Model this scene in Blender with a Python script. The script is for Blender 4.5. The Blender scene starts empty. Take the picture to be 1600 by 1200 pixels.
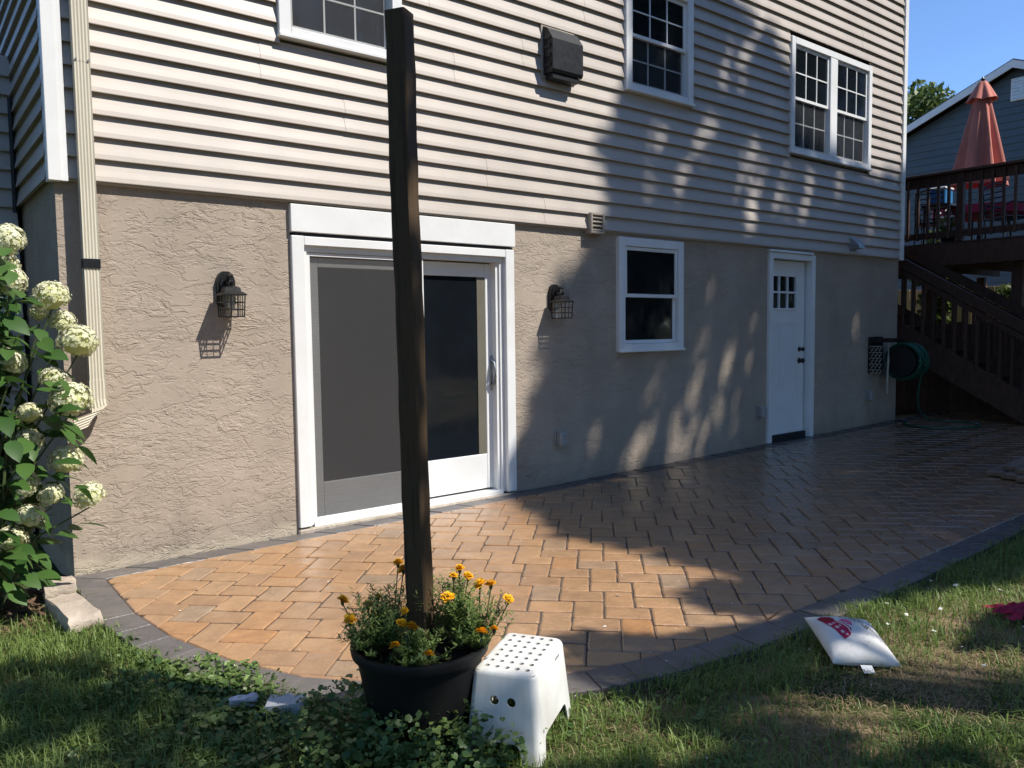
import bpy, bmesh, math, random
import numpy as np
from mathutils import Vector, Matrix

R = math.radians
random.seed(7)
RNG = np.random.default_rng(11)
scene = bpy.context.scene
COL = scene.collection

# ------------------------------------------------------------------ camera
CAM = Vector((0.0, -5.145, 1.40))
cam_d = bpy.data.cameras.new('camera')
cam_d.lens = 36.0 * 1227.2 / 1600.0
cam_d.sensor_width = 36.0
cam_d.clip_start = 0.05
cam_d.clip_end = 2000.0
cam = bpy.data.objects.new('camera', cam_d)
COL.objects.link(cam)
CR = Vector((0.78336, -0.62144, -0.0125)); CU = Vector((0.05246, 0.04605, 0.99756)); CF = Vector((0.61935, 0.78211, -0.06867))
m3 = Matrix((CR, CU, -CF)).transposed()
cam.matrix_world = Matrix.Translation(CAM) @ m3.to_4x4()
scene.camera = cam

# ------------------------------------------------------------------ sky, sun, exposure
SUN = Vector((0.62, -1.0, 1.5)).normalized()          # towards the sun
world = bpy.data.worlds.new('World'); scene.world = world; world.use_nodes = True
wn = world.node_tree.nodes; wl = world.node_tree.links
sky = wn.new('ShaderNodeTexSky'); sky.sky_type = 'NISHITA'; sky.sun_disc = False
sky.sun_elevation = math.asin(SUN.z); sky.sun_rotation = math.atan2(SUN.x, SUN.y)
sky.air_density = 1.0; sky.dust_density = 0.0; sky.ozone_density = 7.0; sky.altitude = 2200
bg = wn['Background']; bg.inputs['Strength'].default_value = 0.15
wl.new(sky.outputs[0], bg.inputs['Color'])
sun_d = bpy.data.lights.new('sun', 'SUN'); sun_d.energy = 4.1; sun_d.angle = R(0.53); sun_d.color = (1.0, 0.95, 0.87)
sun = bpy.data.objects.new('sun', sun_d); COL.objects.link(sun)
sun.rotation_euler = SUN.to_track_quat('Z', 'Y').to_euler(); sun.location = (5, -10, 20)
vs = scene.view_settings
vs.view_transform = 'Standard'; vs.look = 'None'; vs.gamma = 1.0; vs.use_curve_mapping = False
vs.exposure = 0.62
scene.cycles.max_bounces = 6; scene.cycles.diffuse_bounces = 3; scene.cycles.glossy_bounces = 3; scene.cycles.transmission_bounces = 3; scene.cycles.transparent_max_bounces = 8

# ------------------------------------------------------------------ helpers: materials
def newmat(name):
    m = bpy.data.materials.new(name); m.use_nodes = True
    nt = m.node_tree; return m, nt, nt.nodes, nt.links, nt.nodes['Principled BSDF']

def coords(nt, kind='obj', scale=(1, 1, 1)):
    n = nt.nodes; l = nt.links
    if kind == 'pos':
        s = n.new('ShaderNodeNewGeometry').outputs['Position']
    else:
        s = n.new('ShaderNodeTexCoord').outputs['Object']
    mp = n.new('ShaderNodeMapping'); mp.inputs['Scale'].default_value = scale
    l.new(s, mp.inputs['Vector']); return mp.outputs[0]

def noise(nt, vec, scale, detail=4, rough=0.6, dist=0.0):
    t = nt.nodes.new('ShaderNodeTexNoise'); t.inputs['Scale'].default_value = scale
    t.inputs['Detail'].default_value = detail; t.inputs['Roughness'].default_value = rough
    t.inputs['Distortion'].default_value = dist
    nt.links.new(vec, t.inputs['Vector']); return t.outputs['Fac']

def ramp(nt, fac, stops):
    t = nt.nodes.new('ShaderNodeValToRGB'); e = t.color_ramp.elements
    while len(e) < len(stops): e.new(0.5)
    for el, (p, c) in zip(e, stops):
        el.position = p; el.color = (c[0], c[1], c[2], 1) if hasattr(c, '__len__') else (c, c, c, 1)
    nt.links.new(fac, t.inputs['Fac']); return t.outputs['Color']

def math_(nt, op, a, b=None, c=None):
    t = nt.nodes.new('ShaderNodeMath'); t.operation = op
    for i, v in enumerate((a, b, c)):
        if v is None: continue
        if isinstance(v, (int, float)): t.inputs[i].default_value = v
        else: nt.links.new(v, t.inputs[i])
    return t.outputs[0]

def mixc(nt, fac, a, b, mode='MIX'):
    t = nt.nodes.new('ShaderNodeMix'); t.data_type = 'RGBA'; t.blend_type = mode
    for inp, v in ((t.inputs['Factor'], fac), (t.inputs['A'], a), (t.inputs['B'], b)):
        if isinstance(v, (int, float)): inp.default_value = v
        elif isinstance(v, tuple): inp.default_value = (v[0], v[1], v[2], 1)
        else: nt.links.new(v, inp)
    return t.outputs['Result']

def bump(nt, bsdf, height, strength=0.5, dist=0.01, prev=None):
    b = nt.nodes.new('ShaderNodeBump'); b.inputs['Strength'].default_value = strength; b.inputs['Distance'].default_value = dist
    nt.links.new(height, b.inputs['Height'])
    if prev is not None: nt.links.new(prev, b.inputs['Normal'])
    nt.links.new(b.outputs[0], bsdf.inputs['Normal']); return b.outputs[0]

def pm(name, c1, c2=None, scale=8.0, rough=0.6, bstr=0.0, bscale=60.0, bdist=0.003, spec=0.4, metal=0.0,
       coat=0.0, rnd=0.0, stretch=(1, 1, 1), kind='obj', detail=5, bump_stretch=None):
    m, nt, n, l, b = newmat(name)
    c2 = c2 or tuple(min(1, v * 0.82) for v in c1)
    v = coords(nt, kind, stretch)
    col = ramp(nt, noise(nt, v, scale, detail), [(0.32, c1), (0.68, c2)])
    if rnd:
        oi = n.new('ShaderNodeObjectInfo')
        k = math_(nt, 'MULTIPLY_ADD', oi.outputs['Random'], 2 * rnd, 1 - rnd)
        hs = n.new('ShaderNodeHueSaturation'); l.new(k, hs.inputs['Value']); l.new(col, hs.inputs['Color']); col = hs.outputs[0]
    l.new(col, b.inputs['Base Color'])
    b.inputs['Metallic'].default_value = metal; b.inputs['Specular IOR Level'].default_value = spec
    b.inputs['Coat Weight'].default_value = coat
    rn = math_(nt, 'MULTIPLY_ADD', noise(nt, v, scale * 2.3, 3), 0.25, rough - 0.125)
    l.new(rn, b.inputs['Roughness'])
    if bstr:
        bv = coords(nt, kind, bump_stretch or stretch)
        bump(nt, b, noise(nt, bv, bscale, 5), bstr, bdist)
    return m

M = {}
M['white'] = pm('white_trim_paint', (0.80, 0.80, 0.79), (0.72, 0.72, 0.70), 3, 0.42, 0.06, 40, 0.002)
M['white_shell'] = pm('white_plastic', (0.78, 0.78, 0.75), (0.60, 0.58, 0.53), 11, 0.5, 0.08, 90, 0.001, stretch=(1, 1, .35), detail=8)
M['cream'] = pm('cream_aluminium', (0.66, 0.61, 0.49), (0.58, 0.53, 0.42), 5, 0.45, 0.1, 30, 0.002, stretch=(1, 1, .3))
M['tape'] = pm('black_tape', (0.012, 0.012, 0.014), None, 20, 0.4, 0.3, 60, 0.002)
M['black'] = pm('black_metal', (0.010, 0.010, 0.011), (0.015, 0.015, 0.015), 20, 0.38, 0.15, 70, 0.001)
M['vent_black'] = pm('black_vent_plastic', (0.012, 0.013, 0.016), (0.016, 0.016, 0.019), 10, 0.45, 0.1, 50, 0.001)
M['beige_vent'] = pm('beige_vent_plastic', (0.40, 0.35, 0.29), None, 10, 0.5)
M['galv'] = pm('galvanised_metal', (0.45, 0.47, 0.48), (0.3, 0.31, 0.32), 14, 0.35, metal=0.8)
M['outlet'] = pm('grey_outlet_plastic', (0.36, 0.35, 0.33), (0.28, 0.27, 0.26), 12, 0.4)
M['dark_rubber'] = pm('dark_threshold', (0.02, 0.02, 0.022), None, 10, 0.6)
M['concrete'] = pm('crumbly_concrete', (0.50, 0.44, 0.36), (0.32, 0.27, 0.21), 18, 0.9, 0.8, 70, 0.01)
M['deck_wood'] = pm('dark_stained_deck_wood', (0.075, 0.036, 0.023), (0.042, 0.021, 0.014), 6, 0.65, 0.3, 40, 0.002, stretch=(3, 3, 1), rnd=0.25)
M['fence_wood'] = pm('yellow_cedar_fence_wood', (0.50, 0.33, 0.13), (0.38, 0.24, 0.09), 5, 0.75, 0.3, 40, 0.003, stretch=(4, 4, .5), rnd=0.2)
M['board_wood'] = pm('weathered_board_wood', (0.20, 0.14, 0.10), (0.10, 0.075, 0.055), 6, 0.75, 0.5, 40, 0.004, stretch=(1, 4, 4))
M['joint'] = pm('joint_sand', (0.11, 0.08, 0.06), (0.05, 0.042, 0.036), 20, 0.9, 0.5, 160, 0.004, kind='pos')
M['soil'] = pm('potting_soil', (0.022, 0.016, 0.012), (0.05, 0.036, 0.026), 30, 0.95, 1.0, 60, 0.02)
M['pot'] = pm('black_resin_pot', (0.006, 0.006, 0.0065), (0.010, 0.010, 0.010), 8, 0.55, 0.1, 40, 0.002, spec=0.25)
M['stone'] = pm('pale_stone', (0.52, 0.44, 0.35), (0.38, 0.31, 0.25), 9, 0.9, 0.8, 30, 0.012)
M['blue_stone'] = pm('grey_blue_stone', (0.55, 0.55, 0.53), (0.42, 0.43, 0.42), 9, 0.85, 0.6, 40, 0.008)
M['bark'] = pm('bark', (0.10, 0.075, 0.055), (0.05, 0.038, 0.03), 6, 0.95, 0.8, 14, 0.03, stretch=(2, 2, .4))
M['mulch'] = pm('mulch_bark', (0.16, 0.10, 0.06), (0.07, 0.045, 0.03), 20, 0.95, 0.7, 40, 0.01, rnd=0.3)
M['neighbour'] = pm('blue_grey_siding', (0.085, 0.115, 0.135), (0.075, 0.10, 0.12), 3, 0.6, rnd=0.06)
M['roof'] = pm('asphalt_shingle', (0.09, 0.085, 0.08), (0.05, 0.05, 0.05), 12, 0.9, 0.5, 40, 0.01)
M['umbrella'] = pm('faded_coral_umbrella_cloth', (0.64, 0.24, 0.18), (0.52, 0.18, 0.14), 2, 0.85, 0.15, 60, 0.002)
M['red_cloth'] = pm('pink_red_table_cloth', (0.60, 0.045, 0.10), (0.45, 0.03, 0.07), 5, 0.8)
M['blue_box'] = pm('blue_plastic', (0.02, 0.16, 0.38), None, 5, 0.4)
M['hose'] = pm('green_hose_rubber', (0.008, 0.085, 0.055), (0.006, 0.055, 0.036), 12, 0.35)
M['strap'] = pm('pale_rope', (0.45, 0.40, 0.32), None, 20, 0.8, 0.5, 80, 0.003)
M['pink_cloth'] = pm('crumpled_pink_cloth', (0.36, 0.012, 0.06), (0.24, 0.01, 0.035), 20, 0.85, 0.5, 60, 0.006)
M['petal_white'] = pm('white_petal', (0.80, 0.79, 0.72), None, 20, 0.7)
M['print_red'] = pm('crimson_print', (0.42, 0.008, 0.055), (0.50, 0.015, 0.07), 20, 0.8)
M['print_dark'] = pm('dark_red_print', (0.27, 0.006, 0.018), None, 20, 0.8)
M['print_pink'] = pm('pink_print', (0.72, 0.13, 0.26), None, 20, 0.8)
M['print_white'] = pm('white_print', (0.80, 0.72, 0.72), None, 20, 0.8)
M['print_black'] = pm('black_print', (0.02, 0.018, 0.02), None, 20, 0.8)
M['pillow'] = pm('white_cotton', (0.76, 0.75, 0.72), (0.60, 0.58, 0.54), 7, 0.9, 0.35, 25, 0.01)
M['inner_stile'] = pm('shade_toned_inner_stile', (0.16, 0.15, 0.115), (0.13, 0.12, 0.09), 4, 0.5)  # the stile's shaded tone is put into its base colour

def leaf_mat(name, c1, c2, rough=0.5, trans=0.25, attr=True, spec=0.35):
    m, nt, n, l, b = newmat(name)
    if attr:
        a = n.new('ShaderNodeAttribute'); a.attribute_name = 'tint'; f = a.outputs['Fac']
    else:
        oi = n.new('ShaderNodeObjectInfo'); f = oi.outputs['Random']
    col = ramp(nt, f, [(0.0, c1), (1.0, c2)])
    l.new(col, b.inputs['Base Color']); b.inputs['Roughness'].default_value = rough
    b.inputs['Specular IOR Level'].default_value = spec
    if trans:
        t = n.new('ShaderNodeBsdfTranslucent'); l.new(col, t.inputs['Color'])
        mx = n.new('ShaderNodeMixShader'); mx.inputs[0].default_value = trans
        l.new(b.outputs[0], mx.inputs[1]); l.new(t.outputs[0], mx.inputs[2])
        l.new(mx.outputs[0], n['Material Output'].inputs['Surface'])
    return m
M['grass'] = leaf_mat('grass_blade', (0.095, 0.175, 0.028), (0.26, 0.33, 0.095), 0.5, 0.3)
M['dry_grass'] = leaf_mat('dry_grass_blade', (0.27, 0.19, 0.10), (0.46, 0.34, 0.20), 0.7, 0.25)
M['ivy'] = leaf_mat('ground_cover_leaf', (0.04, 0.09, 0.02), (0.20, 0.28, 0.085), 0.42, 0.2)
M['tree_leaf'] = leaf_mat('tree_leaf', (0.03, 0.06, 0.015), (0.07, 0.11, 0.028), 0.6, 0.0)
M['far_leaf'] = leaf_mat('far_tree_leaf', (0.06, 0.10, 0.02), (0.17, 0.22, 0.06), 0.5, 0.25)
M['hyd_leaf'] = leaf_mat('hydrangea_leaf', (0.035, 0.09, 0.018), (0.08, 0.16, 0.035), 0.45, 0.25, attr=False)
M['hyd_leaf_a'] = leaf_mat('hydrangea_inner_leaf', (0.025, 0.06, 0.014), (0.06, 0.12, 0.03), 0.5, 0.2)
M['floret'] = leaf_mat('hydrangea_floret', (0.60, 0.62, 0.28), (0.86, 0.84, 0.66), 0.7, 0.25)
M['marigold_leaf'] = leaf_mat('marigold_leaf', (0.055, 0.11, 0.022), (0.24, 0.31, 0.09), 0.5, 0.25)
M['marigold'] = leaf_mat('marigold_petal', (0.82, 0.33, 0.006), (0.90, 0.60, 0.012), 0.6, 0.2)
M['stem'] = pm('green_stem', (0.06, 0.09, 0.03), None, 20, 0.6)

# siding: vinyl with a faint grain along the board
def siding_mat():
    m, nt, n, l, b = newmat('taupe_vinyl_siding')
    v = coords(nt, 'pos', (0.8, 0.8, 14))
    col = ramp(nt, noise(nt, v, 3, 5), [(0.3, (0.470, 0.412, 0.357)), (0.7, (0.505, 0.442, 0.383))])
    g = ramp(nt, noise(nt, coords(nt, 'pos', (1, 1, 1)), 1.1, 4), [(0.35, 0.90), (0.65, 1.0)])
    col = mixc(nt, 1.0, col, g, 'MULTIPLY')
    st = ramp(nt, noise(nt, coords(nt, 'pos', (2.5, 2.5, .5)), 1.5, 3), [(0.35, 0.95), (0.62, 1.0)])
    col = mixc(nt, 1.0, col, st, 'MULTIPLY')
    oi = n.new('ShaderNodeObjectInfo')
    k = math_(nt, 'MULTIPLY_ADD', oi.outputs['Random'], 0.06, 0.97)
    hs = n.new('ShaderNodeHueSaturation'); l.new(k, hs.inputs['Value']); l.new(col, hs.inputs['Color'])
    l.new(hs.outputs[0], b.inputs['Base Color']); b.inputs['Roughness'].default_value = 0.48
    h = noise(nt, coords(nt, 'pos', (2, 2, 60)), 4, 6, 0.7)
    bump(nt, b, h, 0.12, 0.002, bump(nt, b, noise(nt, coords(nt, 'pos', (.7, .7, 2)), 1.3, 2), 0.35, 0.012))
    return m
M['siding'] = siding_mat()

# stucco: skip-trowel ridges (thin plateaus with broken edges, drawn out sideways)
def stucco_mat():
    m, nt, n, l, b = newmat('skip_trowel_stucco')
    v1 = coords(nt, 'pos', (0.8, 0.8, 1.9)); v2 = coords(nt, 'pos', (0.85, 0.85, 1.5))
    w = n.new('ShaderNodeTexNoise'); w.inputs['Scale'].default_value = 5.0; w.inputs['Detail'].default_value = 3
    l.new(v1, w.inputs['Vector'])
    va = n.new('ShaderNodeVectorMath'); va.operation = 'MULTIPLY_ADD'; va.inputs[1].default_value = (0.22, 0.22, 0.22)
    l.new(w.outputs['Color'], va.inputs[0]); l.new(v1, va.inputs[2])
    n1 = noise(nt, va.outputs[0], 6.0, 4, 0.60, 0.3)
    n2 = noise(nt, v2, 14.0, 3, 0.6, 0.9)
    n3 = noise(nt, va.outputs[0], 4.0, 5, 0.65, 0.6)
    p1 = ramp(nt, n1, [(0.47, 0.0), (0.50, 1.0)]); p2 = ramp(nt, n2, [(0.54, 0.0), (0.58, 1.0)]); p3 = ramp(nt, n3, [(0.55, 0.0), (0.575, 1.0)])
    r1 = ramp(nt, n1, [(0.36, 0.0), (0.385, 1.0), (0.40, 1.0), (0.47, 0.0)])
    calm = ramp(nt, noise(nt, coords(nt, 'pos', (.9, .9, 1.4)), 2.6, 3), [(0.38, 0.25), (0.62, 1.0)])
    h = math_(nt, 'MULTIPLY_ADD', p1, 0.55, math_(nt, 'MULTIPLY', math_(nt, 'MULTIPLY', p2, calm), 0.28))
    h = math_(nt, 'ADD', h, math_(nt, 'MULTIPLY', p3, 0.6))
    h = math_(nt, 'ADD', h, math_(nt, 'MULTIPLY', math_(nt, 'MULTIPLY', r1, calm), 0.5))
    fine = noise(nt, coords(nt, 'pos'), 220, 1, 0.7)
    h = math_(nt, 'MULTIPLY_ADD', fine, 0.10, h)
    bump(nt, b, h, 0.72, 0.0080)
    col = ramp(nt, noise(nt, v2, 2.2, 5), [(0.3, (0.370, 0.305, 0.243)), (0.7, (0.425, 0.352, 0.283))])
    # bare pale parging along the foot of the wall, left of the patio door
    sep = n.new('ShaderNodeSeparateXYZ'); g = n.new('ShaderNodeNewGeometry'); l.new(g.outputs['Position'], sep.inputs[0])
    zz = math_(nt, 'MULTIPLY_ADD', noise(nt, v1, 5, 5), 0.22, math_(nt, 'MULTIPLY', sep.outputs['Z'], -1.0))
    f = ramp(nt, math_(nt, 'ADD', zz, 0.02), [(0.03, 0.0), (0.10, 1.0)])
    fx = ramp(nt, math_(nt, 'MULTIPLY', sep.outputs['X'], 0.1), [(0.22, 1.0), (0.26, 0.0)])
    f = math_(nt, 'MULTIPLY', f, fx)
    col = mixc(nt, f, col, (0.55, 0.47, 0.36))
    sp = ramp(nt, math_(nt, 'SUBTRACT', math_(nt, 'MULTIPLY', noise(nt, coords(nt, 'pos', (1, 1, .5)), 6, 6, .7), 0.9), sep.outputs['Z']), [(0.10, 1.0), (0.45, 0.80)])
    col = mixc(nt, 1.0, col, sp, 'MULTIPLY')
    sw = ramp(nt, noise(nt, coords(nt, 'pos', (1.6, 1.6, .5)), 1.2, 5, .65), [(0.36, 0.90), (0.60, 1.03)])
    col = mixc(nt, 1.0, col, sw, 'MULTIPLY')
    l.new(col, b.inputs['Base Color']); b.inputs['Roughness'].default_value = 0.85
    b.inputs['Specular IOR Level'].default_value = 0.25
    return m
M['stucco'] = stucco_mat()

def paver_mat(name, stops, wet=1.0):
    m, nt, n, l, b = newmat(name)
    v = coords(nt, 'pos')
    oi = n.new('ShaderNodeObjectInfo')
    at = n.new('ShaderNodeAttribute'); at.attribute_name = 'tint'
    rnd = math_(nt, 'FRACT', math_(nt, 'ADD', math_(nt, 'MULTIPLY', oi.outputs['Random'], 1.0), at.outputs['Fac']))
    base = ramp(nt, rnd, stops)
    mott = ramp(nt, noise(nt, v, 9, 4, 0.65, 0.4), [(0.3, 0.78), (0.7, 1.08)])
    col = mixc(nt, 1.0, base, mott, 'MULTIPLY')
    fine = ramp(nt, noise(nt, v, 70, 4, 0.7), [(0.3, 0.90), (0.7, 1.04)])
    col = mixc(nt, 1.0, col, fine, 'MULTIPLY')
    eff = ramp(nt, noise(nt, v, 3.1, 6, 0.7), [(0.60, 0.0), (0.75, 0.35)])
    col = mixc(nt, eff, col, (0.42, 0.35, 0.28))
    posxyz = n.new('ShaderNodeSeparateXYZ'); l.new(v, posxyz.inputs[0])
    far_tone = ramp(nt, math_(nt, 'MULTIPLY_ADD', noise(nt, v, 1.1, 5), 0.22, math_(nt, 'MULTIPLY', posxyz.outputs['X'], 0.1)), [(0.44, 1.0), (0.56, 0.68), (0.9, 0.5)])  # base colour gets darker with X, edge broken by noise
    col = mixc(nt, 1.0, col, far_tone, 'MULTIPLY')
    l.new(col, b.inputs['Base Color'])
    wetn = ramp(nt, noise(nt, v, 1.7, 5, 0.6), [(0.35, 0.30), (0.65, 0.52)])
    sep = n.new('ShaderNodeSeparateXYZ'); l.new(v, sep.inputs[0])
    wx = ramp(nt, math_(nt, 'MULTIPLY_ADD', noise(nt, v, 0.8, 3), 0.18, math_(nt, 'MULTIPLY', sep.outputs['X'], 0.1)), [(0.46, 1.0), (0.62, 0.55)])
    l.new(math_(nt, 'MULTIPLY', wetn, wx), b.inputs['Roughness'])
    b.inputs['Specular IOR Level'].default_value = 0.5
    b.inputs['Coat Weight'].default_value = 0.5 * wet; b.inputs['Coat Roughness'].default_value = 0.17
    h = math_(nt, 'ADD', noise(nt, coords(nt, 'pos', (1, 1.6, 1)), 16, 4, 0.62, 0.8), math_(nt, 'MULTIPLY', noise(nt, v, 90, 3), 0.15))
    nb = bump(nt, b, h, 0.55, 0.009); l.new(nb, b.inputs['Coat Normal'])
    return m
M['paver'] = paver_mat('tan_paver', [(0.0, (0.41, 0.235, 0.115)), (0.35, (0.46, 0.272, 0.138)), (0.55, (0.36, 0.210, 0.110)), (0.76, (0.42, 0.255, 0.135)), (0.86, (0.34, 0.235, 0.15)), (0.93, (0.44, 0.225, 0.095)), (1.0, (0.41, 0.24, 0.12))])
M['border'] = paver_mat('charcoal_border_paver', [(0.0, (0.13, 0.115, 0.11)), (0.5, (0.16, 0.145, 0.135)), (1.0, (0.12, 0.11, 0.11))], 0.0)

def post_mat():
    m, nt, n, l, b = newmat('weathered_dark_timber')
    v = coords(nt, 'obj', (14, 14, 0.9))
    col = ramp(nt, noise(nt, v, 3, 6, 0.65), [(0.3, (0.042, 0.027, 0.015)), (0.5, (0.09, 0.057, 0.029)), (0.72, (0.028, 0.019, 0.012))])
    saw = n.new('ShaderNodeTexWave'); saw.wave_type = 'BANDS'; saw.bands_direction = 'Z'; saw.inputs['Scale'].default_value = 34; saw.inputs['Distortion'].default_value = 9; saw.inputs['Detail'].default_value = 4
    l.new(coords(nt, 'obj'), saw.inputs['Vector'])
    col = mixc(nt, 0.10, col, mixc(nt, saw.outputs['Fac'], (0.02, 0.013, 0.009), (0.13, 0.08, 0.045)))
    l.new(col, b.inputs['Base Color']); b.inputs['Roughness'].default_value = 0.7; b.inputs['Specular IOR Level'].default_value = 0.25
    h = math_(nt, 'ADD', noise(nt, v, 5, 5), math_(nt, 'MULTIPLY', saw.outputs['Fac'], 0.05)); bump(nt, b, h, 0.4, 0.003)
    return m
M['post'] = post_mat()

def glass_mat(name, c, rough=0.03):
    m, nt, n, l, b = newmat(name)
    v = coords(nt, 'pos')
    l.new(ramp(nt, noise(nt, v, 1.5, 3), [(0.3, c), (0.7, tuple(x * 1.5 for x in c))]), b.inputs['Base Color'])
    l.new(ramp(nt, noise(nt, coords(nt, 'pos', (1, 1, .6)), 5, 6, .7), [(0.40, rough), (0.75, rough+.16)]), b.inputs['Roughness']); b.inputs['IOR'].default_value = 1.52
    bump(nt, b, noise(nt, v, 2.2, 1), 0.06, 0.02)
    return m
M['glass'] = glass_mat('dark_window_glass', (0.006, 0.008, 0.011))
M['lamp_glass'] = pm('lantern_glass', (0.42, 0.40, 0.37), (0.34, 0.33, 0.31), 20, 0.12, spec=0.6)

def screen_mat():
    m, nt, n, l, b = newmat('insect_screen_mesh')
    v = coords(nt, 'pos', (1, 1, 1))
    b.inputs['Base Color'].default_value = (0.055, 0.054, 0.054, 1); b.inputs['Roughness'].default_value = 0.8
    t = n.new('ShaderNodeBsdfTransparent'); mx = n.new('ShaderNodeMixShader')
    f = ramp(nt, noise(nt, coords(nt, 'pos', (3, 3, 90)), 4, 3), [(0.3, 0.56), (0.7, 0.66)])
    l.new(f, mx.inputs[0]); l.new(t.outputs[0], mx.inputs[1]); l.new(b.outputs[0], mx.inputs[2])
    l.new(mx.outputs[0], n['Material Output'].inputs['Surface'])
    return m
M['screen'] = screen_mat()

def ground_mat():
    m, nt, n, l, b = newmat('lawn_soil')
    v = coords(nt, 'pos')
    f = ramp(nt, noise(nt, v, 1.6, 5, 0.6), [(0.4, 0.0), (0.62, 1.0)])
    green = ramp(nt, noise(nt, v, 40, 4), [(0.3, (0.035, 0.06, 0.016)), (0.7, (0.08, 0.09, 0.03))])
    dry = ramp(nt, noise(nt, v, 30, 5), [(0.3, (0.24, 0.165, 0.10)), (0.7, (0.36, 0.26, 0.16))])
    sep = n.new('ShaderNodeSeparateXYZ'); l.new(v, sep.inputs[0])
    fx = ramp(nt, math_(nt, 'MULTIPLY', sep.outputs['X'], 0.1), [(0.17, 0.15), (0.24, 1.0)])
    l.new(mixc(nt, math_(nt, 'MULTIPLY', f, fx), green, dry), b.inputs['Base Color'])
    b.inputs['Roughness'].default_value = 0.95; b.inputs['Specular IOR Level'].default_value = 0.1
    bump(nt, b, noise(nt, v, 60, 5), 0.9, 0.02)
    return m
M['ground'] = ground_mat()

# ------------------------------------------------------------------ helpers: meshes and objects
class MB:
    def __init__(s): s.v = []; s.f = []
    def add(s, vs, fs):
        o = len(s.v); s.v += [tuple(p) for p in vs]; s.f += [tuple(i + o for i in f) for f in fs]
    def box(s, x0, x1, y0, y1, z0, z1, c=0.0):
        if c <= 0:
            s.add([(x0,y0,z0),(x1,y0,z0),(x1,y1,z0),(x0,y1,z0),(x0,y0,z1),(x1,y0,z1),(x1,y1,z1),(x0,y1,z1)],
                  [(0,3,2,1),(4,5,6,7),(0,1,5,4),(1,2,6,5),(2,3,7,6),(3,0,4,7)])
            return
        bm = bmesh.new(); bmesh.ops.create_cube(bm, size=1)
        for q in bm.verts: q.co = Vector(((x0+x1)/2 + q.co.x*(x1-x0), (y0+y1)/2 + q.co.y*(y1-y0), (z0+z1)/2 + q.co.z*(z1-z0)))
        bmesh.ops.bevel(bm, geom=list(bm.edges), offset=c, segments=1, affect='EDGES')
        bm.verts.index_update(); s.add([q.co for q in bm.verts], [[q.index for q in f.verts] for f in bm.faces]); bm.free()
    def prism(s, poly, fn, a, b):
        """extrude the 2D polygon; fn(u, v, w) gives the point, w runs from a to b"""
        n = len(poly)
        s.add([fn(u, v, a) for u, v in poly] + [fn(u, v, b) for u, v in poly],
              [tuple(range(n))[::-1], tuple(range(n, 2*n))] + [(i, (i+1) % n, n+(i+1) % n, n+i) for i in range(n)])
    def tube(s, pts, r, n=8, closed=False, rect=None):
        pts = [Vector(p) for p in pts]; k = len(pts); rings = []
        rr = r if hasattr(r, '__len__') else [r] * k
        up = Vector((0, 0, 1))
        for i, p in enumerate(pts):
            if closed: t = pts[(i+1) % k] - pts[i-1]
            else: t = pts[min(i+1, k-1)] - pts[max(i-1, 0)]
            t.normalize()
            a = t.cross(up)
            if a.length < 0.05: a = t.cross(Vector((0, 1, 0)))
            a.normalize(); b = a.cross(t)
            if rect: ring = [p + a*x*rr[i] + b*y*rr[i] for x, y in rect]
            else: ring = [p + a*math.cos(2*math.pi*j/n)*rr[i] + b*math.sin(2*math.pi*j/n)*rr[i] for j in range(n)]
            rings.append(ring)
        n = len(rings[0]); vs = [q for ring in rings for q in ring]; fs = []
        for i in range(k if closed else k-1):
            i2 = (i+1) % k
            for j in range(n): fs.append((i*n+j, i*n+(j+1) % n, i2*n+(j+1) % n, i2*n+j))
        if not closed: fs += [tuple(range(n))[::-1], tuple(range((k-1)*n, k*n))]
        s.add(vs, fs)
    def lathe(s, prof, cx=0, cy=0, n=32, cap=True):
        vs = []; fs = []
        for r_, z in prof:
            for j in range(n): vs.append((cx + r_*math.cos(2*math.pi*j/n), cy + r_*math.sin(2*math.pi*j/n), z))
        for i in range(len(prof)-1):
            for j in range(n): fs.append((i*n+j, i*n+(j+1) % n, (i+1)*n+(j+1) % n, (i+1)*n+j))
        if cap: fs += [tuple(range(n))[::-1], tuple(range((len(prof)-1)*n, len(prof)*n))]
        s.add(vs, fs)
    def mesh(s, name, mat, off=Vector((0, 0, 0)), smooth=False):
        me = bpy.data.meshes.new(name)
        me.from_pydata([(p[0]-off.x, p[1]-off.y, p[2]-off.z) for p in s.v], [], s.f)
        if isinstance(mat, str): mat = M[mat]
        me.materials.append(mat)
        bm = bmesh.new(); bm.from_mesh(me); bmesh.ops.recalc_face_normals(bm, faces=bm.faces); bm.to_mesh(me); bm.free()
        if smooth:
            me.polygons.foreach_set('use_smooth', [True]*len(me.polygons))
            if hasattr(me, 'set_sharp_from_angle'): me.set_sharp_from_angle(angle=R(40))
        return me

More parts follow.
